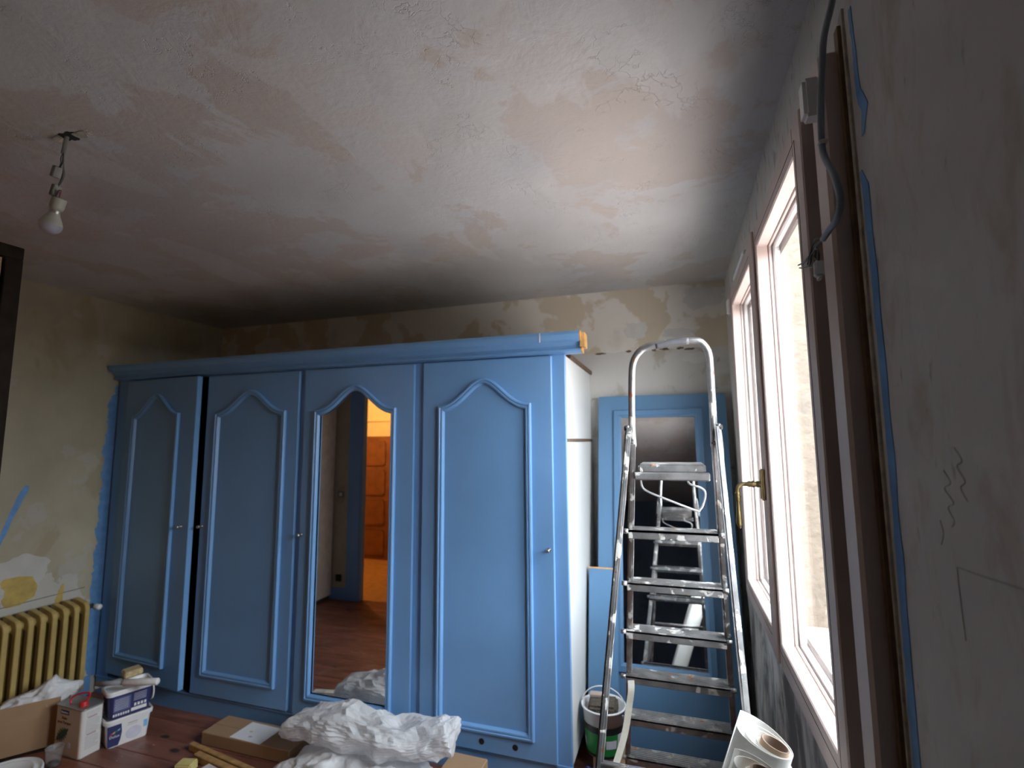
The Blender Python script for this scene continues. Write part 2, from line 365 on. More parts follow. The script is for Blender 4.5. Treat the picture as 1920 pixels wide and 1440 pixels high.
def inset_poly(loop, d):
    n = len(loop); P = [Vector(p) for p in loop]; out = []
    for i in range(n):
        e1 = (P[i]-P[i-1]).normalized(); e2 = (P[(i+1) % n]-P[i]).normalized()
        n1 = Vector((-e1.y, e1.x)); n2 = Vector((-e2.y, e2.x)); m = (n1+n2); m.normalize(); m = m/max(.3, m.dot(n1)); out.append((P[i].x+m.x*d, P[i].y+m.y*d))
    return out
def text_obj(name, body, size, mat, parent, M, th=.0006):
    cu = bpy.data.curves.new(name, 'FONT'); cu.body = body; cu.size = size; cu.extrude = th; cu.resolution_u = 3
    tmp = bpy.data.objects.new('tmp_text', cu); COL.objects.link(tmp)
    dg = bpy.context.evaluated_depsgraph_get(); me = bpy.data.meshes.new_from_object(tmp.evaluated_get(dg)); me.name = name
    bpy.data.objects.remove(tmp); me.transform(M); me.materials.clear(); me.materials.append(mat)
    o = bpy.data.objects.new(name, me); COL.objects.link(o); o.parent = parent; return o
def jag_strip(bm, rows, fn, th=.0012, n=60, amp=.008, seed=0, both=False):
    """rows: (t, a, b) - edges a,b across at running coordinate t"""
    pts = []
    for i in range(n+1):
        s = i/n*(len(rows)-1); k = min(int(s), len(rows)-2); f = s-k
        t, a, b = (rows[k][j]*(1-f)+rows[k+1][j]*f for j in range(3))
        a += amp*noise.noise((t*14, seed, 0))+amp*.7*noise.noise((t*60, seed, 3))
        if both: b += amp*noise.noise((t*14, seed, 9))
        pts.append((t, a, b))
    A = [bm.verts.new(fn(t, a, th)) for t, a, b in pts]; C = [bm.verts.new(fn(t, b, th)) for t, a, b in pts]
    A0 = [bm.verts.new(fn(t, a, -th)) for t, a, b in pts]; C0 = [bm.verts.new(fn(t, b, -th)) for t, a, b in pts]
    for i in range(n):
        bm.faces.new((A[i], A[i+1], C[i+1], C[i])); bm.faces.new((A[i], A[i+1], A0[i+1], A0[i])); bm.faces.new((C[i], C[i+1], C0[i+1], C0[i]))
    bm.faces.new((A[0], C[0], C0[0], A0[0])); bm.faces.new((A[n], C[n], C0[n], A0[n]))
def blob(bm, ca, cb, ra, rb, fn, th=.0012, amp=.25, seed=0, n=40):
    A = []; A0 = []
    for i in range(n):
        t = 2*math.pi*i/n; k = 1+amp*noise.noise((math.cos(t)*1.6, math.sin(t)*1.6, seed))+amp*.5*noise.noise((math.cos(t)*5, math.sin(t)*5, seed+7))
        A.append(bm.verts.new(fn(ca+ra*k*math.cos(t), cb+rb*k*math.sin(t), th))); A0.append(bm.verts.new(fn(ca+ra*k*math.cos(t), cb+rb*k*math.sin(t), -th)))
    bm.faces.new(A)
    for i in range(n): bm.faces.new((A[i], A[(i+1) % n], A0[(i+1) % n], A0[i]))

# ================================================================== THE SETTING
T = .18
# floor: base + boards
bm = B(); box(bm, XL-T, XR+.22, -1.5, YB+T, -.12, -.022); floor = tag(put('floor', bm, BROWNW), kind='structure')
bm = B(); box(bm, 0, XR-XL, 0, .128, -.022, 0, .0015); first = None
bw = .1305; y = -1.32; k = 0
while y < YB-.01:
    if k == 0: pk = put('plank', bm, PLANK, floor); me = pk.data
    else: pk = bpy.data.objects.new('plank', me); COL.objects.link(pk); pk.parent = floor
    pk.location = (XL, y, random.uniform(-.001, 0)); y += bw; k += 1
# ceiling
bm = B(); box(bm, XL-T, XR+.22, -1.5, YB+T, H, H+.15); ceiling = tag(put('ceiling', bm, m_ceiling()), kind='structure')
bm = B(); blob(bm, -1.70, .932, .03, .022, lambda a, b, h: (a, b, H-h), .0015, .6, 4); put('broken_plaster_hole', bm, DARK_IN, ceiling)
for a, b, ra, rb, s in ((-1.735, .93, .022, .014, 1), (-1.652, .935, .034, .012, 2)): bm = B(); blob(bm, a, b, ra, rb, lambda a, b, h: (a, b, H-h-.002*math.sin(a*60)), .002, .6, s); put('flaked_plaster', bm, PLASTER_BROKEN, ceiling)
# walls
bm = B(); box(bm, XL-T, XL, YN-.05, YB+T, -.1, H); wall_left = tag(put('wall_left', bm, m_left_wall()), kind='structure')
bm = B(); box(bm, XL, XR, YB, YB+T, -.1, H); wall_back = tag(put('wall_back', bm, m_back_wall()), kind='structure')
WY0, WY1, WZ0, WZ1 = .945, 2.42, .825, 2.185      # window opening
XO = XR+.044
bm = B(); box(bm, XR, XO, -1.5, WY0, -.1, H); box(bm, XR, XO, WY1, YB+T, -.1, H); box(bm, XR, XO, WY0, WY1, -.1, WZ0); box(bm, XR, XO, WY0, WY1, WZ1, H)
wall_right = tag(put('wall_right', bm, m_right_wall()), kind='structure')
# wall with doorway (seen in the mirror), the recess the camera stands in
DX0, DX1, DH = -2.94, -2.06, 2.12
bm = B(); box(bm, XL, DX0, YN-.05, YN, -.1, H); box(bm, DX1, -1.30, YN-.05, YN, -.1, H); box(bm, DX0, DX1, YN-.05, YN, DH, H)
wall_front = tag(put('wall_front', bm, m_wall('front_wall_plaster', (.50, .44, .33), [((.36, .30, .20), 3, .55, .5, (1, 1, 1)), ((.60, .57, .50), 4, .58, .5, (1, 1, 1))])), kind='structure')
bm = B(); box(bm, -1.44, -1.30, -1.5, YN-.05, -.1, H); tag(put('wall_recess', bm, m_wall('recess_plaster', (.55, .50, .40), [])), kind='structure')
bm = B(); box(bm, -1.30, XR, -1.5, -1.36, -.1, H); tag(put('wall_rear', bm, m_wall('rear_blue_grey_paint', (.10, .14, .19), [((.07, .09, .12), 3, .55, .5, (1, 1, 1))])), kind='structure')
# door frame (blue) and open leaf
bm = B()
for s in (DX0, DX1):
    x0, x1 = (s-.14, s) if s == DX0 else (s, s+.10)
    box(bm, x0, x1, YN, YN+.018, 0, DH+.1, .004)
box(bm, DX0, DX1, YN, YN+.018, DH, DH+.1, .004)
box(bm, DX0-.001, DX0+.02, YN-.05, YN+.01, 0, DH); box(bm, DX1-.02, DX1+.001, YN-.05, YN+.01, 0, DH); box(bm, DX0, DX1, YN-.05, YN+.01, DH-.02, DH)
tag(put('trim_1', bm, BLUE), kind='structure')
leaf = tag(empty('door_1', (-1.98, YN+.03, 0)), kind='structure')
bm = B(); LW = .658
for a, b, c, d in ((0, LW, 2.085, 2.125), (0, LW, .01, .12), (0, .05, .12, 2.085), (LW-.045, LW, .12, 2.085), (.05, LW-.045, 1.02, 1.10)): box(bm, -.02, .02, a, b, c, d, .002)
put('door_frame', bm, DKWOOD, leaf)
for c, d in ((.125, 1.015), (1.105, 2.08)):
    bm = B(); box(bm, -.012, .012, .055, LW-.05, c, d); put('door_panel', bm, TANW, leaf)
bm = B(); tube(bm, [(.02, LW-.07, 1.04), (.06, LW-.07, 1.04), (.06, LW-.17, 1.04)], .008); put('door_handle', bm, BRASS, leaf)
# hall behind the doorway
bm = B(); box(bm, -5.2, -1.44, -1.38, YN-.05, -.1, 0); tag(put('floor_hall', bm, HALLF), kind='structure')
bm = B(); box(bm, -5.2, -1.44, -1.5, YN-.05, H, H+.1); tag(put('ceiling_hall', bm, CREAMW), kind='structure')
bm = B(); box(bm, -5.2, -1.44, -1.38, -1.26, 0, H); tag(put('wall_hall', bm, CREAMW), kind='structure')
bm = B(); box(bm, -5.3, -5.2, -1.5, YN, 0, H); box(bm, -5.2, XL-T, YN-.05, YN, 0, H); tag(put('wall_hall_end', bm, CREAMW), kind='structure')
pan = tag(empty('wainscot', (-3.6, -1.26, 0)), 'dark brown panelled wooden boarding against the lit hall wall, seen in mirror', 'panelling')
bm = B(); box(bm, -1.5, 1.5, .001, .03, 0, 1.58); put('backing_board', bm, PANEL_BR, pan)
bm = B(); box(bm, -.21, .21, .03, .05, -.16, .16, .018, seg=2); pm = None
for r in range(4):
    for c in range(6):
        if pm is None: q = put('raised_panel', bm, PANEL_BR, pan); pm = q.data
        else: q = bpy.data.objects.new('raised_panel', pm); COL.objects.link(q); q.parent = pan
        q.location = (-1.22+c*.49, 0, .22+r*.38)
bm = B(); box(bm, -5.19, -1.45, -1.26, -1.235, 1.78, 1.80); tag(put('trim_2', bm, CREAMW), kind='structure')
hl = tag(empty('hall_lamp', (-3.62, -.35, H-.001)), 'warm bare bulb hanging from the hall ceiling', 'lamp')
bm = B(); tube(bm, [(0, 0, 0), (0, 0, -.2)], .004, 6); put('cord', bm, BLACKW, hl)
m, nt, bs = nmat('glowing_bulb'); bs.inputs['Emission Color'].default_value = (1, .55, .2, 1); bs.inputs['Emission Strength'].default_value = 8; BULBG = m
bm = B(); lathe(bm, [(0, -.31), (.025, -.30), (.03, -.275), (.016, -.23), (.014, -.2), (0, -.2)]); put('bulb', bm, BULBG, hl, True)
hd = bpy.data.lights.new('hall_light', 'POINT'); hd.energy = 40; hd.color = (1, .50, .16); hd.shadow_soft_size = .04
ho = bpy.data.objects.new('hall_light', hd); COL.objects.link(ho); ho.parent = hl; ho.location = (0, 0, -.36)
# light switch + socket on the front wall
for nm, zz, lab, ct in (('wall_switch', .995, 'small white square switch on the plaster beside the blue door frame', 'switch'), ('wall_socket', .20, 'dark socket low on the plaster beside the blue door frame', 'socket')):
    s = tag(empty(nm, (-3.165, YN, zz)), lab, ct)
    bm = B(); box(bm, -.032, .032, 0, .010, -.032, .032, .003); put('plate', bm, GREY_PL if zz > .5 else DARK_IN, s)
    bm = B(); box(bm, -.016, .016, .010, .014, -.016, .016, .002); put('rocker', bm, WHITE_PL if zz > .5 else BLACKP, s)
# baseboards
bm = B(); box(bm, XL, XL+.012, YN, 2.27, 0, .11, .003); tag(put('baseboard_left', bm, BLUE), kind='structure')
bm = B(); box(bm, XL+.012, DX0-.14, YN, YN+.012, 0, .11, .003); tag(put('baseboard_front', bm, BLUE), kind='structure')
bm = B(); box(bm, -.48, XR, YB-.012, YB, 0, .10, .003); tag(put('baseboard_back', bm, WHITE_PL), kind='structure')

# painted marks on the left wall
LWf = lambda t, a, h: (XL+h, a, t)
bm = B(); jag_strip(bm, [(.10, 2.25, 2.30), (.25, 2.225, 2.30), (.6, 2.235, 2.30), (1.1, 2.24, 2.30), (1.5, 2.243, 2.30), (1.78, 2.25, 2.30), (1.88, 2.285, 2.30)], LWf, n=200, amp=.022, seed=2)
put('blue_paint_edge', bm, BLUE_WALL, wall_left)
bm = B(); jag_strip(bm, [(1.275, 1.853, 1.868), (1.25, 1.838, 1.868), (1.2, 1.815, 1.85), (1.1, 1.785, 1.812), (1.0, 1.76, 1.78), (.92, 1.742, 1.752)], LWf, n=30, amp=.004, seed=5, both=True); put('blue_brush_stroke', bm, BLUE_WALL, wall_left)
bm = B(); jag_strip(bm, [(.785, 1.80, 1.87), (.77, 1.79, 1.93), (.72, 1.81, 1.955), (.66, 1.80, 1.945), (.63, 1.82, 1.88)], LWf, n=40, amp=.012, seed=8, both=True); put('ochre_paint_patch', bm, OCHRE_W, wall_left)
bm = B(); jag_strip(bm, [(.69, 2.075, 2.085), (.66, 2.06, 2.088), (.6, 2.05, 2.085), (.55, 2.03, 2.09)], LWf, n=30, amp=.008, seed=11, both=True); put('ochre_paint_patch', bm, OCHRE_W, wall_left)
bm = B(); blob(bm, 1.87, .80, .13, .10, lambda a, b, h: (XL+h, a, b), .0006, .3, 3); put('filler_patch', bm, plain('white_filler', (.53, .52, .48), .9, var=.05), wall_left)
bm = B(); tube(bm, [(XL, YN, .62), (XL, 1.6, .635), (XL, 2.2, .64)], .0016, 5); put('plaster_joint', bm, DARK_IN, wall_left)
# marks on the right wall: blue paint line, torn plaster edge, wood strip
RWf = lambda t, a, h: (XR-h, a, t)
for rows, sd in (([(2.215, .905, .893), (2.15, .900, .888), (2.06, .902, .884), (2.02, .885, .862), (1.985, .896, .884)], 3), ([(1.935, .916, .908), (1.9, .912, .886), (1.7, .908, .884), (1.5, .908, .884), (1.3, .912, .888), (1.1, .918, .893), (.9, .92, .895), (.5, .925, .90), (.1, .925, .90)], 6)):
    bm = B(); jag_strip(bm, rows, RWf, n=90, amp=.004, seed=sd, both=True); put('blue_paint_edge', bm, BLUE_WALL, wall_right)
bm = B(); jag_strip(bm, [(.0, .945, .930), (.9, .945, .928), (1.5, .945, .924), (2.0, .945, .922), (2.24, .945, .926)], RWf, th=.004, n=120, amp=.003, seed=14); put('broken_plaster_edge', bm, PLASTER_BROKEN, wall_right)
bm = B(); box(bm, XR-.010, XR+.02, WY0-.012, WY0+.006, .02, WZ1+.03); put('wood_strip', bm, BROWNW, wall_right)
def pencil(pts, r=.00035):
    bm = B(); tube(bm, smooth_path([(XR-.0004, a, b) for a, b in pts], 5), r, 5); put('pencil_mark', bm, PENCIL, wall_right)
pencil([(.715, 1.49), (.700, 1.475), (.712, 1.468), (.698, 1.452), (.709, 1.444), (.697, 1.430)]); pencil([(.744, 1.462), (.730, 1.448), (.746, 1.440), (.728, 1.425), (.742, 1.418), (.731, 1.404), (.738, 1.396)])
pencil([(.765, 1.40), (.760, 1.385), (.768, 1.37)]); pencil([(.738, 1.351), (.69, 1.353), (.617, 1.358), (.55, 1.36)]); pencil([(.736, 1.35), (.735, 1.30), (.733, 1.27)])
# blue dab over the window
bm = B(); blob(bm, 1.62, 2.235, .10, .02, lambda a, b, h: (XR-h, a, b), .001, .5, 6); put('blue_paint_dab', bm, BLUE_WALL, wall_right)
# torn paper line on the back wall
bm = B(); random.seed(3)
for a, w in ((-.42, .05), (-.25, .03), (-.10, .02), (-.04, .05), (.05, .035), (.10, .05), (.18, .02)): bm = B(); blob(bm, a, 2.035+random.uniform(-.006, .008), w*.6, .006, lambda a, b, h: (a, YB-h, b), .001, .6, a*9); put('torn_paper', bm, BROWNW, wall_back)
GPP = plain('grey_plaster_patch', (.62, .61, .58), .9, var=.06)
for a, z, ra, rb, s in ((-.20, 2.16, .07, .05, 1), (.03, 2.13, .10, .025, 5), (.18, 2.33, .13, .06, 8), (.14, 1.98, .09, .03, 12)): bm = B(); blob(bm, a, z, ra, rb, lambda a, b, h: (a, YB-h, b), .0006, .5, s); put('lighter_plaster_patch', bm, GPP, wall_back)
# outside: wing of the house and paving
bm = B(); box(bm, XO, 4.2, 5.2, 5.5, -.2, 6.5); tag(put('wall_outside', bm, STUCCO), kind='structure')
bm = B(); box(bm, -12, 14, -12, 14, -.30, -.14); tag(put('ground_outside', bm, PINKG), kind='structure')
bm = B(); box(bm, 4.6, 4.9, -9, 5.2, -.2, 1.9); box(bm, XO, 4.6, -9.3, -9, -.2, 1.9); tag(put('wall_sky_block', bm, plain('dark_sky_block', (.16, .15, .12), .95, var=.3, vscale=4)), kind='structure')  # unseen boundary wall, added and sized to block low sky light

# ================================================================== WINDOW
win = tag(empty('window_1', (0, 0, 0)), kind='structure')
XW = .268          # face of the outer frame
def ring(bm, x0, x1, ya, yb, za, zb, w, bev=.003, wb=None):
    wb = wb or w
    box(bm, x0, x1, ya, ya+w, za, zb, bev); box(bm, x0, x1, yb-w, yb, za, zb, bev)
    box(bm, x0, x1, ya+w-.001, yb-w+.001, zb-w, zb, bev); box(bm, x0, x1, ya+w-.001, yb-w+.001, za, za+wb, bev)
bm = B(); ring(bm, XW, XR+.04, WY0+.002, WY1-.002, WZ0+.002, WZ1-.002, .066, .006); put('outer_frame', bm, TAUPE, win)
bm = B(); ring(bm, XW+.0525, XW+.060, WY0+.004, WY1-.004, WZ0+.004, WZ1-.004, .118, 0); put('frame_rebate', bm, BLACKP, win)
def sash(ya, yb, nm):
    za, zb = WZ0+.040, WZ1-.034; w = .066
    bm = B(); ring(bm, XW-.012, XW+.022, ya, yb, za, zb, w, .003)
    s = put('sash', bm, TAUPE, win)
    bm = B(); ring(bm, XW+.022, XW+.031, ya+w-.012, yb-w+.012, za+w-.012, zb-w+.012, .014, .002); put('glazing_bead', bm, TAUPE, s)
    bm = B(); ring(bm, XW+.0345, XW+.052, ya+.01, yb-.01, za+.01, zb-.01, w, .004); put('outside_rail', bm, WHITE_FR, s)
    bm = B(); box(bm, XW+.031, XW+.0345, ya+w-.010, yb-w+.010, za+w-.010, zb-w+.010); put('pane', bm, GLASS, s)
    bm = B(); ring(bm, XW-.0128, XW-.0115, ya+.046, yb-.046, za+.040, zb-.040, .0010, 0); put('sash_groove', bm, BROWNW, s)
    return s
sash(1.052, 1.700, 'near'); sash(1.702, 2.395, 'far')
bm = B(); box(bm, XW-.019, XW-.010, 1.664, 1.738, WZ0+.042, WZ1-.036, .003); put('meeting_strip', bm, TAUPE, win)
# white outside sill
bm = B(); box(bm, XO-.001, XO+.05, WY0, WY1, WZ0-.03, WZ0+.004, .004); put('outside_sill', bm, WHITE_FR, win)
# side shutter-box strip left of the window: frame cover on the room side
bm = B(); box(bm, XR-.03, XR+.001, WY0-.004, WY0+.03, .0, WZ0+.004, .004); put('lower_cover_strip', bm, TAUPE, win)
# hinge caps
for y0, y1, z0, z1 in ((.950, .986, 2.072, 2.145), (2.376, 2.416, 2.06, 2.13)):
    bm = B(); box(bm, XW-.026, XW+.004, y0, y1, z0, z1, .006, seg=2); put('hinge_cap', bm, WHITE_PL, win)
bm = B(); box(bm, XW-.016, XW+.002, 1.88, 2.20, WZ1-.030, WZ1-.014, .003); put('trickle_vent', bm, WHITE_PL, win)
# handle
hy = 1.70
bm = B(); box(bm, XW-.030, XW-.018, hy-.016, hy+.016, 1.318, 1.412, .004, seg=2); hp = put('handle_plate', bm, BRASS, win)
bm = B(); lathe(bm, [(.0095, 0), (.0095, .012), (.007, .016), (.011, .022), (.0075, .028), (.0095, .034), (.006, .040), (.006, .052)], axisM((XW-.028, hy, 1.366), (-1, 0, 0)), 14)
tube(bm, smooth_path([(XW-.076, hy, 1.366), (XW-.086, hy, 1.364), (XW-.094, hy, 1.354), (XW-.095, hy, 1.338)], 5), .006, 10)
lathe(bm, [(.006, 0), (.009, .004), (.006, .009), (.0095, .014), (.006, .019), (.009, .024), (.005, .030), (.006, .04), (.0095, .085), (.010, .095), (.005, .102), (.004, .108), (0, .11)], axisM((XW-.095, hy, 1.342), (0, 0, -1)), 14)
put('lever', bm, BRASS, hp)
# cable hanging beside the window
cb = tag(empty('loose_cable', (.245, .86, 2.0)), 'grey electric cable hanging beside the window with bare wire ends', 'cable')
def rel(e, pts): return [Vector(p)-Vector(e.location) for p in pts]
cp = smooth_path([(.300, .925, 2.40), (.295, .905, 2.30), (.272, .865, 2.21), (.258, .872, 2.155), (.250, .868, 2.096), (.249, .884, 2.05), (.249, .895, 2.0), (.249, .890, 1.96), (.250, .851, 1.904), (.250, .834, 1.857), (.250, .855, 1.837), (.250, .895, 1.837), (.249, .93, 1.834)], 6)
bm = B(); tube(bm, rel(cb, cp), .0052, 10); put('sheath', bm, CABLE, cb, True)
for w in ([(.249, .93, 1.834), (.246, .985, 1.838), (.244, 1.0, 1.815), (.245, 1.05, 1.825), (.245, 1.08, 1.835)], [(.249, .93, 1.834), (.248, .97, 1.834), (.246, .985, 1.806), (.245, 1.02, 1.822), (.246, .975, 1.832), (.247, .955, 1.822), (.247, .957, 1.806)], [(.249, .93, 1.834), (.244, .96, 1.845), (.243, 1.01, 1.828), (.244, 1.085, 1.842)], [(.243, 1.05, 1.83), (.246, 1.0, 1.833), (.247, .975, 1.815), (.247, .968, 1.808)]):
    bm = B(); tube(bm, smooth_path(rel(cb, w), 5), .0014, 6); put('wire', bm, BLACKW, cb, True)
bm = B(); M_ = Matrix.Translation(Vector((.247, .962, 1.793))-Vector(cb.location))
box(bm, -.007, .007, -.008, .008, -.014, .014, .003, M_); tube(bm, [M_ @ Vector((0, -.004, -.014)), M_ @ Vector((0, -.004, -.019))], .003); tube(bm, [M_ @ Vector((0, .004, -.014)), M_ @ Vector((0, .004, -.019))], .003)
put('terminal_block', bm, m_plastic('clear_nylon', (.75, .76, .74), .5, .3, .3), cb)
bm = B(); box(bm, -.007, .007, -.007, .007, -.003, .003, .002, Matrix.Translation(Vector((.2495, .893, 1.985))-Vector(cb.location))); put('cable_clip', bm, IVORY, cb)

# ================================================================== WARDROBE
WX0, WX1 = -3.435, -.4865
wd = tag(empty('wardrobe', (0, YF+.3, 0)), 'blue painted four-door fitted wardrobe with arched mouldings and a mirror door', 'wardrobe')
OY = YF+.3
def wy(y): return y-OY
FR = YF+.018         # face of the fixed frame
# carcass (hollow)
bm = B(); box(bm, WX0, WX0+.018, wy(FR+.02), wy(YB-.004), .02, 1.91); box(bm, WX0+.018, WX1-.018, wy(YB-.02), wy(YB-.004), .02, 1.91); box(bm, WX0+.018, WX1-.018, wy(FR+.02), wy(YB-.02), 1.89, 1.91)
box(bm, WX0+.018, WX1-.018, wy(FR+.02), wy(YB-.02), .085, .10); box(bm, -1.25, -1.235, wy(FR+.02), wy(YB-.02), .10, 1.89); box(bm, -1.975, -1.96, wy(FR+.02), wy(YB-.02), .10, 1.89)
put('carcass', bm, DARK_IN, wd)
bm = B(); box(bm, WX1-.018, WX1, wy(FR+.022), wy(YB-.004), .09, 1.497); box(bm, WX1-.018, WX1, wy(FR+.022), wy(YB-.004), 1.512, 1.905); put('white_side_panel', bm, WHITE_MEL, wd)
bm = B(); box(bm, WX1-.018, WX1+.004, wy(FR+.03), wy(YB-.004), 1.4965, 1.5125); put('side_joint_strip', bm, BROWNW, wd)
bm = B(); box(bm, WX1-.02, WX1+.012, wy(FR+.1), wy(YB-.004), 1.905, 1.925); put('top_batten', bm, BROWNW, wd)
# frame: stiles, header, plinth
for nm, x0, x1, z0, z1 in (('left_stile', WX0, -3.335, .02, 1.925), ('stile', -1.99, -1.94, .10, 1.925), ('stile', -1.275, -1.21, .10, 1.925), ('right_stile', -.552, WX1+.004, .02, 1.925)):
    bm = B(); box(bm, x0, x1, wy(FR), wy(FR+.022), z0, z1, .003); put(nm.replace('left_', '').replace('right_', ''), bm, BLUE, wd)
bm = B(); box(bm, WX0, WX1+.004, wy(FR+.002), wy(FR+.022), 1.905, 1.99); put('header_rail', bm, BLUE, wd)
bm = B(); extrude_prof(bm, [(wy(FR+.02), 0), (wy(FR+.004), 0), (wy(FR+.004), .085), (wy(FR-.006), .095), (wy(FR-.006), .103), (wy(FR+.02), .103)], WX0, WX1+.004); put('plinth', bm, BLUE, wd)
bm = B(); box(bm, WX1+.006, WX1+.20, FR, FR+.018, 0, .03, .003); tag(put('trim_3', bm, BLUE), kind='structure')
# cornice
prof = [(FR+.02, 1.908), (FR-.012, 1.908), (FR-.040, 1.915), (FR-.040, 1.924), (FR-.030, 1.928), (FR-.032, 1.940), (FR-.050, 1.955), (FR-.066, 1.962), (FR-.078, 1.978), (FR-.082, 1.986), (FR-.082, 2.0), (FR+.02, 2.0)]
bm = B(); extrude_prof(bm, [(wy(a), b) for a, b in prof], WX0, -.400); cn = put('cornice', bm, BLUE, wd)
bm = B(); extrude_prof(bm, [(wy(a), b) for a, b in prof], -.400, -.394); put('raw_end_grain', bm, RAW, cn)
bm = B(); box(bm, -.40, -.378, wy(FR-.055), wy(FR+.02), 1.93, 1.995); put('raw_end_batten', bm, RAW, cn)
bm = B(); lathe(bm, [(.006, 0), (.006, .004), (0, .006)], axisM((-.515, wy(FR), 1.93), (0, -1, 0)), 10); put('screw_head', bm, BLUE, wd)
bm = B(); box(bm, -.585, -.580, wy(FR-.083), wy(FR-.080), 1.955, 1.998); put('paint_chip', bm, PAPER, cn)

MPROF = [(0, 0), (0, .013), (.003, .017), (.010, .018), (.013, .014), (.016, .013), (.019, .016), (.025, .015), (.029, .008), (.032, 0)]
def arch_loop(x0, x1, z0, z1, h, n=40):
    """CCW loop (x,z); top is an ogee arch"""
    L = [(x0, z0), (x1, z0), (x1, z1)]
    for i in range(1, n):
        t = i/n; x = x1+(x0-x1)*t; s = 1-abs(2*t-1)         # 0 at corner, 1 at centre
        e = .5-.5*math.cos(math.pi*s**1.16)
        L.append((x, z1+h*e))
    L.append((x0, z1)); return L
def door(name, x0, x1, z0, z1, mx0, mx1, mz0, mz1, h, mirror=False, hinge=None, ang=0., parent=wd, thick=.020):
    """face at local y=0 (front), thickness .02 behind; origin at hinge"""
    hx = x0 if hinge is None else hinge
    d = empty(name, (hx, wy(YF), 0), ang); d.parent = parent
    fn = lambda a, b, p: (a-hx, -p, b)
    lp = arch_loop(mx0, mx1, mz0, mz1, h)
    bm = B()
    if not mirror: box(bm, x0-hx, x1-hx, 0, thick, z0, z1, .0025)
    else:
        inner = inset_poly(lp, .016); outer = [(x0, z0), (x1, z0), (x1, z1), (x0, z1)]
        # face with an arched opening: bridge left / right / bottom / top pieces
        for yy in (0, .020):
            n = len(inner); vi = [bm.verts.new((a-hx, yy, b)) for a, b in inner]; vo = [bm.verts.new((a-hx, yy, b)) for a, b in outer]
            bm.faces.new((vo[0], vo[1], vi[1], vi[0])); bm.faces.new((vo[1], vo[2], vi[2], vi[1])); bm.faces.new((vo[3], vo[0], vi[0], vi[n-1]))
            tv = [bm.verts.new((vi[i].co.x, yy, z1)) for i in range(3, n-1)]
            prev_t = vo[2]
            for j, i in enumerate(range(2, n-1)):
                nt_ = tv[j] if j < len(tv) else vo[3]
                bm.faces.new((vi[i], prev_t, nt_, vi[i+1])); prev_t = nt_
        for a, b in ((0, 1), (1, 2), (2, 3), (3, 0)):
            q = [bm.verts.new((outer[i][0]-hx, yy, outer[i][1])) for i, yy in ((a, 0), (b, 0), (b, .02), (a, .02))]; bm.faces.new(q)
    body = put('door_leaf', bm, BLUE, d)
    bm = B(); frame_loop(bm, lp, MPROF, fn); put('arched_moulding', bm, BLUE, d)
    if mirror:
        bm = B(); prism(bm, inset_poly(lp, .012), .006, .012, lambda a, b, p: (a-hx, p, b)); put('mirror', bm, MIRROR, d)
    return d
def knob(d, x, z):
    bm = B(); lathe(bm, [(.009, 0), (.009, .003), (.0045, .006), (.004, .016), (.008, .020), (.010, .026), (.007, .032), (0, .034)], axisM((x, 0, z), (0, -1, 0)), 16); put('knob', bm, STEEL, d)
ZT, ZB = 1.902, .112
d1 = door('door', -3.333, -2.690, ZB+.02, ZT, -3.250, -2.822, .235, 1.685, .125, hinge=-3.333, ang=-.066, thick=.032); knob(d1, .585, 1.025)
d2 = door('door', -2.655, -1.988, ZB, ZT, -2.578, -2.066, .215, 1.682, .125); knob(d2, .018, 1.025)
d3 = door('door', -1.9485, -1.2694, ZB-.005, ZT, -1.872, -1.368, .190, 1.678, .130, mirror=True); knob(d3, .012, 1.012)
d4 = door('door', -1.2159, -.5452, ZB-.005, ZT, -1.125, -.645, .190, 1.680, .130); knob(d4, .648, 1.011)
for x in (-.896, -.736):
    bm = B(); lathe(bm, [(.013, .0005), (.013, .002), (.010, .0012), (0, .0008)], axisM((x+1.2159, 0, .150), (0, -1, 0)), 20, mi=0); put('vent_hole', bm, BLACKP, d4)

# ================================================================== BLUE DOOR LEANING ON THE BACK WALL
lean = tag(empty('leaning_mirror_door', (-.08, 2.66, 0)), 'loose blue door with rectangular mirror leaning on the back wall behind the ladder', 'mirror door')
la = math.atan2(.355, 1.75); lean.rotation_euler = (-la, 0, 0); LH = 1.795
bm = B()
for x0, x1, z0, z1 in ((-.350, -.215, .0, LH), (.215, .350, 0, LH), (-.215, .215, 0, .40), (-.215, .215, 1.66, LH)): box(bm, x0, x1, -.012, .012, z0, z1)
put('door_leaf', bm, BLUE_DARK, lean)
lp = [(-.262, .345), (.226, .345), (.226, 1.705), (-.262, 1.705)]
bm = B(); frame_loop(bm, lp, [(0, 0), (0, .016), (.004, .020), (.030, .020), (.034, .014), (.042, .010), (.046, 0)], lambda a, b, p: (a, -.012-p, b)); put('moulding', bm, BLUE_DARK, lean)
bm = B(); box(bm, -.22, .185, -.016, -.0125, .385, 1.665); put('mirror', bm, MIRROR, lean)
for x in (-.17, .0, .155):
    bm = B(); lathe(bm, [(.014, .0003), (.014, .002), (.0, .0012)], axisM((x, -.012, .15), (0, -1, 0)), 20); put('vent_hole', bm, BLACKP, lean)
pk2 = tag(empty('blue_board', (-.395, 2.60, 0)), 'short narrow blue board leaning beside the loose mirror door', 'board'); pk2.rotation_euler = (-.195, 0, 0)
bm = B(); box(bm, -.075, .075, -.009, .009, 0, .845, .002); put('board', bm, BLUE_DARK, pk2)
bm = B(); box(bm, -.076, .076, -.010, .010, .842, .849); put('bare_end', bm, RAW, pk2)

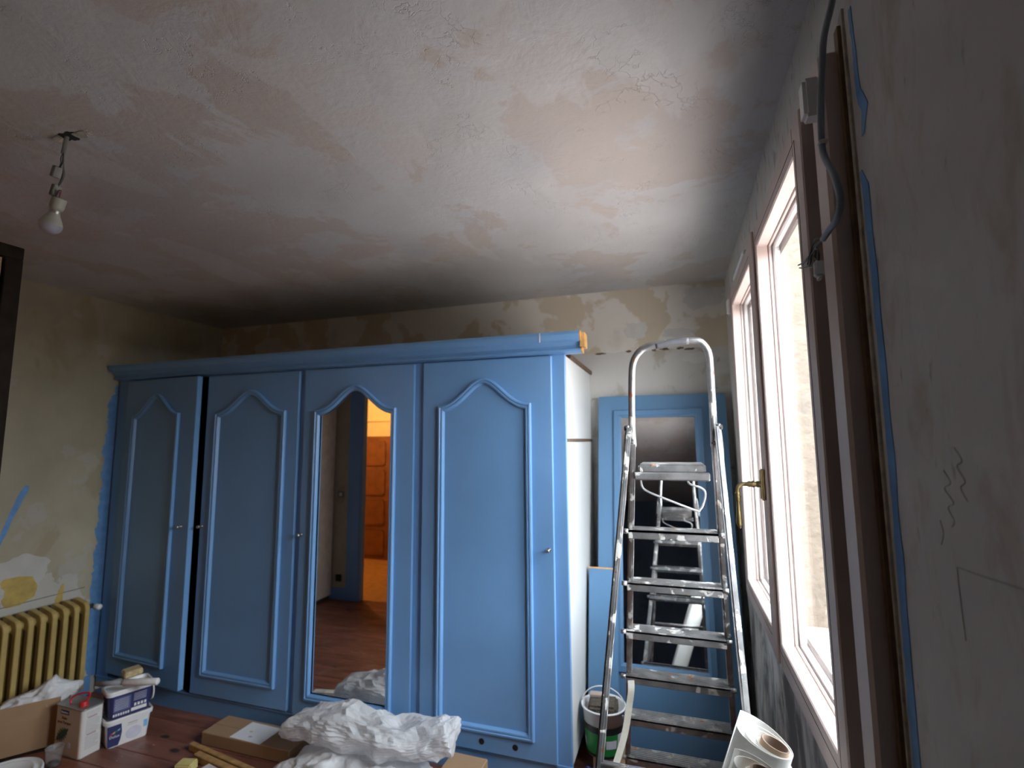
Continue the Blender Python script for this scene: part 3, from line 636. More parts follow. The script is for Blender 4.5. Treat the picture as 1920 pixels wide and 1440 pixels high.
# ================================================================== STEPLADDER
lad = tag(empty('stepladder', (-.03, 1.75, 0)), 'paint-splashed aluminium stepladder with a hoop handrail standing beside the window', 'ladder')
LO = Vector(lad.location)
def lrel(p): return Vector(p)-LO
def bar(bm, a, b, w, d, side=Vector((1, 0, 0))):
    a = lrel(a); b = lrel(b); ax = (b-a); Ln = ax.length; ax.normalize(); s = (side-ax*side.dot(ax)).normalized(); n = ax.cross(s)
    M = Matrix(((s.x, n.x, ax.x, a.x), (s.y, n.y, ax.y, a.y), (s.z, n.z, ax.z, a.z), (0, 0, 0, 1)))
    box(bm, -w/2, w/2, -d/2, d/2, 0, Ln, min(w, d)*.28, M, seg=2)
for s in (-1, 1):
    top = (-.137, 1.70, 1.50) if s < 0 else (.114, 1.70, 1.50); ft = (-.262, 2.385, .012) if s < 0 else (.180, 2.385, .012)
    bm = B(); bar(bm, top, ft, .020, .042); r = put('step_rail', bm, LADDER, lad)
    top2 = (-.146, 1.685, 1.54) if s < 0 else (.124, 1.685, 1.54); ft2 = (-.277, 1.13, .012) if s < 0 else (.150, 1.13, .012)
    bm = B(); bar(bm, top2, ft2, .018, .030); put('support_leg', bm, LADDER, lad)
    for f in (ft, ft2):
        bm = B(); q = lrel(f); box(bm, q.x-.015, q.x+.015, q.y-.026, q.y+.026, 0, .035, .005); put('rubber_foot', bm, BLACKP, lad)
    bm = B(); lathe(bm, [(.008, 0), (.008, .003), (0, .004)], axisM(lrel(top2)+Vector((s*.009, -.01, 0)), (s, -.6, 0)), 12); put('pivot_rivet', bm, BLACKP, lad)
    bm = B(); tube(bm, smooth_path([lrel((top2[0]+s*.004, 1.69, 1.55)), lrel((top2[0]+s*.012, 1.72, 1.47)), lrel((top2[0]+s*.012, 1.76, 1.40))], 6), .006, 8); put('hinge_bracket', bm, LADDER, lad)
# hoop handrail
hp_ = [(-.135, 1.71, 1.48), (-.136, 1.695, 1.56), (-.129, 1.66, 1.70), (-.120, 1.645, 1.755), (-.098, 1.635, 1.785), (-.066, 1.63, 1.800), (.0, 1.63, 1.806), (.066, 1.63, 1.808), (.092, 1.635, 1.796), (.108, 1.643, 1.762), (.111, 1.66, 1.70), (.114, 1.695, 1.56), (.113, 1.71, 1.48)]
bm = B(); tube(bm, [lrel(p) for p in smooth_path(hp_, 6)], .011, 12); put('hoop_handrail', bm, LADDER, lad, True)
bm = B(); tube(bm, [lrel(p) for p in smooth_path([(-.05, 1.63, 1.800), (0, 1.63, 1.806), (.05, 1.63, 1.808)], 4)], .0118, 12); put('dark_grip', bm, plain('worn_dark_grip', (.10, .10, .11), .5), lad, True)
# platform
bm = B(); M_ = Matrix.Translation(lrel((-.018, 1.80, 1.393)))
box(bm, -.105, .105, -.075, .10, .0, .030, .006, M_, seg=2); box(bm, -.118, .116, -.085, -.068, -.022, .004, .004, M_); put('platform', bm, LADDER, lad)
# steps
Ls = [(-.172, .121, 1.192), (-.191, .132, .994), (-.209, .142, .797), (-.224, .154, .600), (-.236, .161, .403), (-.249, .170, .206)]
for k, (xa, xb, z) in enumerate(Ls, 1):
    yy = 1.75+.09*k
    bm = B(); c = lrel(((xa+xb)/2, yy, z)); w = (xb-xa)/2-.002
    M_ = Matrix.Translation(c); box(bm, -w, w, -.035, .045, -.006, .004, .002, M_); box(bm, -w, w, -.035, -.030, -.026, .004, .002, M_); box(bm, -w, w, .040, .045, -.026, .004, .002, M_)
    for j in range(6): box(bm, -w+.004, w-.004, -.028+j*.012, -.023+j*.012, .004, .006, 0, M_)
    st = put('step', bm, LADDER, lad)
    for s in (-1, 1):
        bm = B(); tube(bm, [c+Vector((s*(w+.0), -.030, -.002)), c+Vector((s*(w+.018), -.030, -.002))], .0085, 10); put('step_tube_end', bm, LADDER, st)
# support-frame crossbars, loose wire, strap
bm = B(); tube(bm, [lrel((-.214, 1.372, .685)), lrel((.138, 1.372, .685))], .010, 12); put('crossbar', bm, LADDER, lad, True)
bm = B(); tube(bm, [lrel((-.255, 1.20, .25)), lrel((.146, 1.20, .25))], .010, 12); put('crossbar', bm, LADDER, lad, True)
bm = B(); tube(bm, [lrel(p) for p in smooth_path([(-.120, 1.78, 1.372), (-.116, 1.78, 1.345), (-.100, 1.78, 1.330), (-.055, 1.78, 1.311), (.050, 1.78, 1.272), (.064, 1.78, 1.274), (.076, 1.78, 1.293), (.084, 1.78, 1.328), (.070, 1.78, 1.345), (.036, 1.78, 1.357), (.03, 1.79, 1.38)], 4)], .0035, 8); put('bent_wire_hook', bm, plain('pale_wire', (.6, .6, .6), .4, .3), lad, True)
bm = B(); sp_ = smooth_path([(-.208, 2.10, .60), (-.200, 2.05, .57), (-.208, 2.03, .515), (-.222, 1.99, .44), (-.246, 1.93, .375), (-.262, 1.88, .345), (-.28, 1.8, .33)], 6)
rows_ = []
for p in sp_: q = lrel(p); rows_.append([bm.verts.new(q+Vector(o_)) for o_ in ((-.012, 0, -.002), (.012, 0, .002), (.012, .003, .004), (-.012, .003, 0))])
for A_, C_ in zip(rows_[:-1], rows_[1:]):
    for k in range(4): bm.faces.new((A_[k], A_[(k+1) % 4], C_[(k+1) % 4], C_[k]))
bm.faces.new(rows_[0]); bm.faces.new(rows_[-1]); put('webbing_strap', bm, plain('cream_webbing', (.66, .63, .54), .8), lad)

# ================================================================== RADIATOR
rad = tag(empty('radiator', (XL, 1.30, 0)), 'ochre painted cast-iron column radiator under the bare left wall', 'radiator')
def rad_profile():
    # side outline (x from wall, z)
    return [(.035, .10), (.150, .10), (.155, .12), (.155, .545), (.150, .570), (.135, .583), (.060, .603), (.045, .603), (.035, .590)]
bm = B(); pr_ = rad_profile()
prism(bm, [(.125, .10), (.150, .10), (.156, .115), (.156, .55), (.150, .572), (.125, .585)], -.0125, .0125, lambda a, b, h: (a, h, b))
prism(bm, [(.035, .10), (.058, .10), (.058, .603), (.035, .60)], -.010, .010, lambda a, b, h: (a, h, b))
prism(bm, [(.078, .11), (.102, .11), (.102, .575), (.078, .585)], -.010, .010, lambda a, b, h: (a, h, b))
prism(bm, [(.040, .535), (.15, .515), (.15, .572), (.135, .585), (.060, .604), (.040, .603)], -.013, .013, lambda a, b, h: (a, h, b))
prism(bm, [(.040, .10), (.15, .10), (.15, .155), (.040, .155)], -.013, .013, lambda a, b, h: (a, h, b))
bmesh.ops.bevel(bm, geom=bm.edges[:], offset=.003, segments=1, affect='EDGES')
sec = None; n_sec = 16; y_last = 2.128
for k in range(n_sec):
    yy = y_last-.0538*k
    if sec is None: q = put('radiator_section', bm, OCHRE, rad); sec = q.data
    else: q = bpy.data.objects.new('radiator_section', sec); COL.objects.link(q); q.parent = rad
    q.location = (0, yy-1.30, 0)
for z in (.545, .13): bm = B(); tube(bm, [(.095, y_last-.0538*(n_sec-1)-1.30, z), (.095, y_last-1.30+.022, z)], .022, 14); put('connecting_tube', bm, OCHRE, rad, True)
for k in (1, 12): bm = B(); box(bm, .05, .12, y_last-.0538*k-1.30-.016, y_last-.0538*k-1.30+.016, 0, .11); put('foot', bm, OCHRE, rad)
bm = B(); tube(bm, [(.095, .84, .545), (.095, .885, .545)], .010, 12); lathe(bm, [(.013, 0), (.013, .02), (.009, .022)], axisM((.095, .872, .545), (0, 1, 0)), 14); put('valve_stem', bm, STEEL, rad)
bm = B(); lathe(bm, [(0, 0), (.013, 0), (.0165, .004), (.0165, .03), (.014, .037), (0, .038)], axisM((.112, .893, .540), (.9, .2, -.05)), 18); put('thermostatic_head', bm, WHITE_PL, rad)

# ================================================================== CEILING BULB
pb = tag(empty('bare_bulb_pendant', (-1.705, .93, H)), 'unlit white bulb dangling from the ceiling on short wires and grey connectors', 'light bulb')
PO = Vector(pb.location)
def pr(p): return Vector(p)-PO
bm = B(); tube(bm, smooth_path([pr((-1.705, .93, H)), pr((-1.706, .928, 2.395)), pr((-1.708, .926, 2.365))], 4), .0058, 10); put('cable_stub', bm, GREY_PL, pb, True)
for pts, mt in (([(-1.709, .926, 2.365), (-1.714, .925, 2.350), (-1.711, .925, 2.335), (-1.717, .925, 2.322)], CABLE), ([(-1.706, .926, 2.365), (-1.703, .925, 2.35), (-1.704, .925, 2.335), (-1.714, .925, 2.322)], BLACKW),
                ([(-1.704, .926, 2.385), (-1.699, .925, 2.34), (-1.697, .925, 2.30), (-1.706, .925, 2.275), (-1.715, .925, 2.262)], GREY_PL), ([(-1.703, .926, 2.375), (-1.698, .925, 2.33), (-1.690, .925, 2.295), (-1.697, .925, 2.275), (-1.711, .925, 2.260)], GREY_PL),
                ([(-1.733, .925, 2.236), (-1.737, .925, 2.222), (-1.732, .925, 2.214), (-1.718, .925, 2.232), (-1.706, .925, 2.243), (-1.702, .925, 2.225)], BLUEW), ([(-1.727, .925, 2.236), (-1.730, .925, 2.214), (-1.716, .923, 2.228), (-1.705, .923, 2.246), (-1.694, .923, 2.243), (-1.697, .923, 2.224)], REDW)):
    bm = B(); tube(bm, smooth_path([pr(p) for p in pts], 5), .0017, 6); put('wire', bm, mt, pb, True)
for c, d in (((-1.727, .925, 2.309), (.35, .0, 1)), ((-1.722, .925, 2.250), (.35, 0, 1))):
    bm = B(); M_ = axisM(pr(c), d); box(bm, -.011, .011, -.008, .008, -.017, .017, .002, M_); put('connector', bm, GREY_PL, pb)
bd = Vector((-.38, 0, -1)); bc = (-1.700, .925, 2.222)
bm = B(); lathe(bm, [(0, 0), (.0165, 0), (.0175, .004), (.0175, .026), (.016, .036), (0, .036)], axisM(pr(bc), bd), 20); sk = put('socket', bm, IVORY, pb, True)
bm = B(); lathe(bm, [(.0135, .034), (.0135, .037), (.0125, .039), (.0135, .041), (.0125, .044), (.013, .046)], axisM(pr(bc), bd), 20); put('screw_cap', bm, STEEL, pb, True)
bm = B(); lathe(bm, [(.013, .045), (.014, .050), (.0225, .066), (.0275, .078)], axisM(pr(bc), bd), 24); put('bulb_collar', bm, IVORY, pb, True)
bm = B(); lathe(bm, [(.0278, .078), (.0275, .088), (.023, .099), (.014, .106), (0, .108)], axisM(pr(bc), bd), 24); put('bulb_dome', bm, PALE, pb, True)

# ================================================================== WHITE CABINET IN THE CORNER (seen in the mirror)
cab = tag(empty('white_cabinet', (-3.33, .55, 0)), 'tall white cabinet in the corner beside the doorway, seen in the mirror', 'cabinet')
bm = B(); box(bm, -.118, .09, -.235, .22, .04, 2.0, .002); put('body', bm, plain('cream_melamine', (.62, .58, .50), .45), cab)
bm = B(); box(bm, -.118, .07, -.235, .21, 0, .04); put('base', bm, DARK_IN, cab)
for k in range(9): bm = B(); lathe(bm, [(.004, 0), (.003, .002), (0, .002)], axisM((.09, -.19, .25+.2*k), (1, 0, 0)), 8); put('screw_cover', bm, BROWNW, cab)

# ================================================================== FLOOR CLUTTER, LEFT
# carton
ct = tag(empty('open_carton', (-3.095, 1.76, 0), math.atan2(.20, .15)), 'open brown cardboard box with white film spilling out, by the radiator', 'carton')
bm = B(); t = .004; w, dp, h = .125, .13, .155
for x0, x1, y0, y1 in ((-w, w, -t, 0), (-w, w, dp-t, dp), (-w, -w+t, 0, dp), (w-t, w, 0, dp)): box(bm, x0, x1, y0, y1, 0.012, h)
box(bm, -w, w, -t, dp, .008, .012); put('box_body', bm, CARD, ct)
bm = B(); box(bm, -w, w, -t/2, t/2, 0, .075, M=Matrix.Translation((0, -.002, h)) @ Matrix.Rotation(math.radians(-6), 4, 'X')); put('flap', bm, CARD, ct)
bm = B(); box(bm, -.002, .002, 0, dp, 0, .07, M=Matrix.Translation((w, 0, h)) @ Matrix.Rotation(math.radians(30), 4, 'Y')); put('flap', bm, CARD, ct)
bm = B(); box(bm, -w-.02, w+.03, -.02, dp-.01, 0, .008); bx_ = tag(put('dark_tray', bm, DKWOOD), 'thin dark board lying under the open cardboard box', 'board'); bx_.location = ct.location; bx_.rotation_euler = ct.rotation_euler
def crumple(name, rx, ry, rz, seed, amp, mat, sub=5, flat=0, freq=3.0, corner=None, smooth=False):
    """a bag of film: pillow shape with long sharp folds (ridged, stretched noise), faceted like stiff plastic"""
    bm = B(); bmesh.ops.create_icosphere(bm, subdivisions=sub, radius=1)
    rot = Matrix.Rotation(seed, 3, 'Z') @ Matrix.Rotation(.5+seed*.7, 3, 'X')
    for v in bm.verts:
        p = v.co.copy(); e = (abs(p.x)**2.6+abs(p.y)**2.6+abs(p.z)**2.6)**(1/2.6); p /= e
        q = Vector((p.x*rx, p.y*ry, p.z*rz))
        s = rot @ (q*freq/max(rx, ry)); so = Vector((seed*3.1, seed*1.7, seed))
        w_ = s+.35*Vector((noise.noise(s+so), noise.noise(s*1.1+so*2), noise.noise(s*.9+so*3)))
        f1 = noise.voronoi(Vector((w_.x*.8, w_.y*1.5, w_.z*1.5))+so)[0]; f2 = noise.voronoi(w_*2.3+so*2)[0]
        n1 = (f1[1]-f1[0])*-1.6+f1[0]*.6; n2 = (f2[1]-f2[0])*-1.0+f2[0]*.6; lo = noise.noise(s*.7+so*1.3)
        q = q+p*amp*(n1*1.0+n2*.55+lo*.9+.5)
        for cpos, rad_, pull in (corner or []):
            d_ = (q-Vector(cpos)).length
            if d_ < rad_: q += Vector(pull)*(1-d_/rad_)**1.5
        if q.z < flat: q.z = flat+(q.z-flat)*.08
        v.co = q
    return put(name, bm, mat, None, smooth)
fl = crumple('crumpled_film', .105, .050, .05, 3.3, .014, SHEET, 5, -.045, 2.2, [((.05, -.01, .06), .07, (.025, 0, .075)), ((.11, 0, .03), .09, (.09, .02, .02)), ((-.12, -.02, 0), .08, (-.04, -.01, 0))], True)
tag(fl, 'crumpled white plastic film sticking out of the open cardboard box', 'plastic film'); fl.location = (-3.135, 1.815, .205); fl.rotation_euler = (0, 0, math.atan2(.2, .15))
# oil can
can = tag(empty('oil_can', (-2.877, 1.862, 0), math.radians(-2)), 'rectangular parquet oil can with red cap and oak leaf print', 'oil can')
CW, CD, CH = .100, .049, .222
def rrect(bm, hw, hd, r, z0, z1, lip=0, seg=5, mi=0):
    pts = []
    for cx, cy, a0 in ((hw-r, hd-r, 0), (-hw+r, hd-r, 90), (-hw+r, -hd+r, 180), (hw-r, -hd+r, 270)):
        for k in range(seg+1): a = math.radians(a0+90*k/seg); pts.append((cx+r*math.cos(a), cy+r*math.sin(a)))
    prism(bm, pts, z0, z1, lambda a, b, h: (a, b, h), mi); return pts
bm = B(); rrect(bm, CW, CD, .015, .003, CH-.001)
for f in bm.faces: f.material_index = 2 if f.calc_center_median().z > CH-.002 else (1 if f.calc_center_median().x > CW-.006 else 0)
put('tin_body', bm, None, can, False, [CANCOL, CANSIDE, TIN])
bm = B(); p_ = rrect(bm, CW+.0012, CD+.0012, .0162, CH-.006, CH-.0005); tube(bm, [(a, b, CH) for a, b in p_], .0022, 6, closed=True); put('rim', bm, TIN, can)
bm = B(); rrect(bm, CW+.0012, CD+.0012, .0162, 0, .004); put('base_rim', bm, TIN, can)
bm = B(); lathe(bm, [(.019, 0), (.019, .005), (.0165, .006), (.0165, .018), (.014, .020), (0, .020)], axisM((.045, -.012, CH), (0, 0, 1)), 20); put('cap', bm, REDP, can, True)
bm = B(); tube(bm, smooth_path([(-.035, -.022, CH), (-.040, -.020, CH+.022), (-.015, -.005, CH+.040), (.030, .012, CH+.046), (.040, .016, CH+.038), (.034, .006, CH+.012), (.034, .004, CH)], 5), .0045, 8); put('handle', bm, REDP, can, True)
Mf = Matrix.Translation((0, -CD-.0004, 0)) @ Matrix.Rotation(math.pi/2, 4, 'X')       # front face, x right, y->z up
bm = B(); box(bm, -.058, .004, -CD-.001, -CD+.001, .186, .205); put('brand_label', bm, NAVY, can)
text_obj('lettering', 'Blanchon', .014, PAPER, can, Mf @ Matrix.Translation((-.055, .191, .0006)))
text_obj('lettering', 'Huile', .019, MAROON, can, Mf @ Matrix.Translation((-.048, .163, 0)))
text_obj('lettering', 'pour Parquet', .019, MAROON, can, Mf @ Matrix.Translation((-.078, .143, 0)))
lf = []
for i in range(15):
    t = i/14; wv_ = .022*math.sin(math.pi*min(1, t*1.05))**.7*(1.25 if i % 2 else .40)+.002; lf.append((t*.10, wv_))
poly = [(a, b) for a, b in lf]+[(a, -b) for a, b in reversed(lf)]; ca_, sa_ = math.cos(.62), math.sin(.62)
bm = B(); prism(bm, [(-.075+a*ca_-b*sa_, .065+a*sa_+b*ca_) for a, b in poly], -CD-.0010, -CD+.001, lambda a, b, h: (a, h, b)); put('oak_leaf_print', bm, LEAFG, can)
bm = B(); tube(bm, [(-.092, -CD-.0006, .056), (-.070, -CD-.0006, .068)], .0012, 5); put('leaf_stalk', bm, LEAFG, can)
bm = B(); prism(bm, [(.020+.011*math.cos(k*.393), .052+.013*math.sin(k*.393)) for k in range(16)], -CD-.0010, -CD+.001, lambda a, b, h: (a, h, b)); put('round_badge', bm, LAVP, can)
bm = B(); bmr = B()
for k in range(22):
    z = .200-.0078*k
    if k in (3, 13): box(bmr, CW-.0005, CW+.0008, -.022, .018, z, z+.003)
    else: box(bm, CW-.0005, CW+.0008, -.028, .030-(.012 if k % 5 == 4 else 0), z, z+.0022)
put('small_print', bm, GREYTXT, can)['kind'] = 'stuff'; put('red_print', bmr, MAROON, can)['kind'] = 'stuff'
# paint tubs
TA = math.atan2(.162, .066)
def tub(name, z, label, upper):
    t_ = tag(empty(name, (-2.762, 2.010, z), TA), label, 'paint tub', 'stacked paint tubs')
    bm = B(); pts = []
    def rp(hw, hd, r, seg=5):
        o = []
        for cx, cy, a0 in ((hw-r, hd-r, 0), (-hw+r, hd-r, 90), (-hw+r, -hd+r, 180), (hw-r, -hd+r, 270)):
            for k in range(seg+1): a = math.radians(a0+90*k/seg); o.append((cx+r*math.cos(a), cy+r*math.sin(a)))
        return o
    def loft(bm, levels):
        R = [[bm.verts.new((a, b, zz)) for a, b in rp(hw, hd, r)] for hw, hd, r, zz in levels]; n = len(R[0])
        for A, C in zip(R[:-1], R[1:]):
            for k in range(n): bm.faces.new((A[k], A[(k+1) % n], C[(k+1) % n], C[k]))
        return R
    R = loft(bm, [(.083, .058, .02, .0), (.094, .066, .022, .118)]); bm.faces.new(R[0])
    put('tub_body', bm, NAVY if upper else WHITE_PL, t_)
    bm = B(); R = loft(bm, [(.095, .067, .024, .110), (.102, .073, .028, .112), (.103, .074, .028, .128), (.099, .070, .026, .133), (.094, .065, .022, .131), (.092, .063, .022, .118)])
    bm.faces.new(R[-1]); put('rim', bm, WHITE_PL, t_)
    F = lambda a, b, h: (a, -(.058+.008*b/.118)-h, b)       # long face towards the room (local -y)
    if upper:
        bm = B(); prism(bm, [(-.070, .030), (.0, .030), (.0, .098), (-.070, .098)], .0002, .0008, F); put('text_panel', bm, plain('slate_print', (.10, .12, .24), .4), t_)
        bm = B()
        for k in range(7): prism(bm, [(-.066, .088-.008*k), (-.008, .088-.008*k), (-.008, .090-.008*k), (-.066, .090-.008*k)], .0006, .0012, F); prism(bm, [(.012, .094-.008*k), (.066, .094-.008*k), (.066, .096-.008*k), (.012, .096-.008*k)], .0002, .0008, F) if k < 5 else None
        put('small_print', bm, LAVP, t_)
        bm = B()
        for k in range(7): prism(bm, [(-.070+.010*k, .010), (-.063+.010*k, .010), (-.063+.010*k, .022), (-.070+.010*k, .022)], .0002, .0008, F)
        for k in range(4): prism(bm, [(.016+.014*k, .034), (.025+.014*k, .034), (.025+.014*k, .048), (.016+.014*k, .048)], .0002, .0008, F)
        prism(bm, [(.004, .012), (.070, .012), (.070, .028), (.004, .028)], .0002, .0008, F); put('white_pictograms', bm, WHITE_PL, t_)
        bm = B(); tube(bm, smooth_path([(.095, -.055, .115), (.099, -.058, .08), (.098, -.050, .045), (.094, -.03, .03)], 5), .004, 8); put('handle', bm, WHITE_PL, t_, True)
    else:
        bm = B(); prism(bm, [(-.083, .004), (-.040, .004), (-.032, .03), (-.028, .065), (-.033, .105), (-.090, .105)], .0002, .0008, F); put('navy_panel', bm, NAVY, t_)
        for k, mt in enumerate((REDP, YELLOW, GREEN, SKYP)):
            bm = B(); xx = -.078+.010*k; zz = .060+.004*k; prism(bm, [(xx, zz), (xx+.011, zz+.003), (xx+.012, zz+.012), (xx+.003, zz+.007)], .0006, .0012, F); put('colour_swoosh', bm, mt, t_)
        text_obj('lettering', 'Dulux', .017, PAPER, t_, Matrix.Translation((-.079, -.0636, .046)) @ Matrix.Rotation(math.pi/2, 4, 'X'))
        bm = B(); prism(bm, [(.022+.034*math.cos(k*.2618), .042+.030*math.sin(k*.2618)) for k in range(24)], .0002, .0006, F); put('pale_disc_print', bm, LAVP, t_)
        bm = B(); prism(bm, [(-.005, .092), (.035, .092), (.035, .096), (-.005, .096)], .0002, .0008, F); prism(bm, [(-.008, .084), (.034, .084), (.034, .086), (-.008, .086)], .0002, .0008, F); put('small_print', bm, GREYTXT, t_)
        bm = B(); prism(bm, [(.062, .050), (.078, .050), (.078, .084), (.062, .084)], .0002, .0008, F); put('sky_blue_panel', bm, SKYP, t_)
    return t_
tub('paint_tub', 0, 'white and navy paint tub at the bottom of the stack, standing on the floor', False)
tub('paint_tub', .133, 'navy paint tub with white rim, stacked on another tub', True)
# brush + stick on the tubs
bs_ = tag(empty('paint_brush', (-2.790, 2.050, .2665), TA), 'wide brush with tan bristles lying on the stacked tubs', 'brush')
bm = B(); box(bm, -.042, .040, -.030, .045, .018, .050, .007, Matrix.Rotation(-.05, 4, 'Y')); put('bristles', bm, TANBR, bs_)
bm = B(); box(bm, -.16, -.04, -.002, .018, .0, .018, .004); put('brush_handle', bm, GREY_PL, bs_)
rs = tag(empty('roller_sleeve', (-2.66, 1.975, .278)), 'narrow white paint roller with grey handle resting across the stacked tubs', 'paint roller')
dA = Vector((.22, .06, .012)); dd = dA.normalized()
bm = B(); lathe(bm, [(0, 0), (.014, 0), (.0165, .004), (.0165, .176), (.014, .18), (0, .18)], axisM(Vector((-.06, -.02, .018)), dA), 18); put('sleeve', bm, plain('white_pile', (.72, .71, .68), .95, var=.08, vscale=60, bmp=.3), rs, True)
bm = B(); tube(bm, [Vector((-.06, -.02, .018)), Vector((-.20, -.058, .010))], [.010, .013], 12); put('roller_handle', bm, plain('grey_handle', (.34, .35, .38), .5), rs, True)
# plastic cup + bucket lid
cu = tag(empty('plastic_cup', (-2.845, 1.745, 0)), 'clear plastic measuring cup with dark dregs in front of the oil can', 'cup')
bm = B(); lathe(bm, [(0, .002), (.026, .002), (.034, .083), (.036, .084), (.0355, .086), (.033, .085), (.025, .004), (0, .004)], None, 28); put('cup_wall', bm, CUPM, cu, True)
bm = B(); lathe(bm, [(0, .005), (.0245, .005), (.0255, .018), (0, .018)], None, 24); put('dregs', bm, DARK_IN, cu, True)
ld = tag(empty('bucket_lid', (-2.905, 1.580, 0)), 'round white bucket lid lying on the floor in the near left corner', 'lid')
bm = B(); lathe(bm, [(0, .040), (.10, .040), (.104, .044), (.110, .044), (.112, .036), (.128, .036), (.132, .043), (.138, .043), (.141, .036), (.141, .004), (.136, .004), (.135, .0), (0, .0)], None, 48); put('lid_disc', bm, WHITE_PL, ld, True)

# ================================================================== FLOOR CLUTTER, MIDDLE
fb = tag(empty('flat_carton', (-2.06, 2.162, 0)), 'flat closed brown cardboard parcel with a white paper on top', 'carton')
bm = B(); box(bm, -.272, .268, -.078, .083, 0, .060, .003); put('box_body', bm, CARD, fb)
bm = B(); box(bm, -.272, .268, -.0015, .0015, .0600, .0604); put('tape_seam', bm, plain('dark_cardboard', (.25, .15, .08), .8), fb)
pp = tag(empty('paper_sheet', (-2.06, 2.156, .0606), -.03), 'blank white sheet of paper lying on the flat cardboard parcel', 'paper')
bm = B(); box(bm, -.096, .096, -.070, .070, 0, .0008); put('sheet', bm, PAPER, pp)
bm = B(); blob(bm, -.03, .0, .008, .006, lambda a, b, h: (a, b, .0009+h), .0002, .5, 2); put('yellow_stain', bm, YELLOW, pp)
bm = B(); blob(bm, .0, -.035, .012, .006, lambda a, b, h: (a, b, .0009+h), .0002, .5, 5); put('grey_smudge', bm, GREYTXT, pp)
def stick(name, a, b, w, h, lab, mat):
    a = Vector(a); b = Vector(b); d = b-a; o = tag(empty(name, a, math.atan2(d.y, d.x)), lab, 'batten', None)
    bm = B(); box(bm, 0, d.length, -w/2, w/2, 0, h, .003); put('batten', bm, mat, o); return o
stick('wooden_batten', (-2.345, 2.040, 0), (-1.86, 1.965, 0), .026, .032, 'long brown wooden batten lying nearest the cardboard parcel', BATTEN)
stick('wooden_batten', (-2.245, 1.985, 0), (-1.80, 1.914, 0), .032, .034, 'brown wooden batten lying between two others beside the sponge', BATTEN)
wb_ = stick('wooden_batten', (-2.115, 1.918, 0), (-1.82, 1.859, 0), .040, .036, 'short batten with one white painted face, beside the yellow sponge', plain('whitewashed_wood', (.62, .58, .50), .7, var=.3, vscale=20))
sg = tag(empty('sponge', (-2.225, 1.905, 0), .25), 'pale yellow block of sponge on the floor by the battens', 'sponge')
bm = B(); box(bm, -.028, .05, -.032, .028, 0, .042, .006, seg=2); put('sponge_block', bm, YELLOW, sg)
# box under bags
ub = tag(empty('cardboard_box', (-.925, 2.115, 0), -.02), 'brown cardboard box at the right end of the heap of plastic bags', 'carton')
bm = B(); box(bm, -.09, .08, -.11, .105, 0, .118, .004); put('box_body', bm, CARD, ub)
lower = crumple('white_dust_sheet', .33, .155, .050, 1.7, .024, SHEET, 6, -.058, 3.0, [((-.33, -.05, -.02), .2, (-.06, -.03, -.03)), ((.1, -.1, .07), .12, (0, 0, .03)), ((-.12, -.1, .06), .10, (0, -.01, .03))], True)
tag(lower, 'folded white plastic dust sheet lying under the clear bag', 'dust sheet'); lower.location = (-1.385, 2.055, .062)
upb = crumple('clear_plastic_bag', .40, .105, .050, 6.4, .030, BAG, 5, -.062, 3.6, [((.40, 0, .04), .20, (.03, .0, .105)), ((-.42, 0, -.02), .18, (-.07, -.02, -.08)), ((.40, -.05, -.05), .12, (.03, 0, -.04)), ((-.12, 0, .06), .16, (0, 0, .035)), ((.12, 0, .06), .12, (0, 0, -.015))], False)
tag(upb, 'crumpled clear plastic bag heaped in front of the mirror door', 'plastic bag'); upb.location = (-1.36, 2.110, .203)

# ================================================================== BUCKET CORNER
lb = tag(empty('cardboard_scrap_box', (-.385, 2.475, 0)), 'low brown cardboard box under the plaster bucket', 'carton')
bm = B(); box(bm, -.03, .125, -.055, .11, 0, .085, .003); put('box_body', bm, CARD, lb)
bk = tag(empty('plaster_bucket', (-.372, 2.490, .086)), 'white bucket with green and black label holding a brush, behind the ladder', 'bucket')
rb0, rb1, bh = .080, .096, .195
bm = B(); lathe(bm, [(0, .002), (rb0, .002), (rb0+.002, .006), (rb1, bh), (rb1+.006, bh), (rb1+.007, bh+.006), (rb1+.001, bh+.008), (rb1-.003, bh), (rb0-.003, .006), (0, .006)], None, 80); put('bucket_wall', bm, WHITE_PL, bk, True)
def rad_at(z): return rb0+(rb1-rb0)*z/bh
def band(name, z0, z1, a0, a1, mat, e=.0008, par=bk):
    e = e*1.5+.0006; bm = B(); n = max(6, int(round((a1-a0)/(2*math.pi)*80))); A = []; C = []
    for i in range(n+1):
        a = a0+(a1-a0)*i/n; A.append(bm.verts.new(((rad_at(z0)+e)*math.cos(a), (rad_at(z0)+e)*math.sin(a), z0))); C.append(bm.verts.new(((rad_at(z1)+e)*math.cos(a), (rad_at(z1)+e)*math.sin(a), z1)))
    for i in range(n): bm.faces.new((A[i], A[i+1], C[i+1], C[i]))
    return put(name, bm, mat, par, True)
band('black_band', .108, .138, 0, 2*math.pi, BLACKP); band('black_band', .006, .018, 0, 2*math.pi, BLACKP)
band('green_label', .018, .108, math.radians(190), math.radians(320), GREEN, .0009); band('pale_label', .018, .108, math.radians(320), math.radians(368), LAVP, .0009)
band('grey_text_panel', .05, .085, math.radians(283), math.radians(315), LAVP, .0014); band('grey_text_panel', .035, .075, math.radians(196), math.radians(215), GREYTXT, .0014)
for z in (.075, .045): band('red_print', z, z+.008, math.radians(326), math.radians(345), REDP, .0016)
bm = B(); hw = rb1+.004; hpts = [(hw*math.cos(t), -.015*math.sin(t)+.02*math.sin(t), bh-.005+.085*math.sin(t)) for t in [math.pi*k/16 for k in range(17)]]; tube(bm, hpts, .0026, 8); put('wire_handle', bm, WHITE_PL, bk, True)
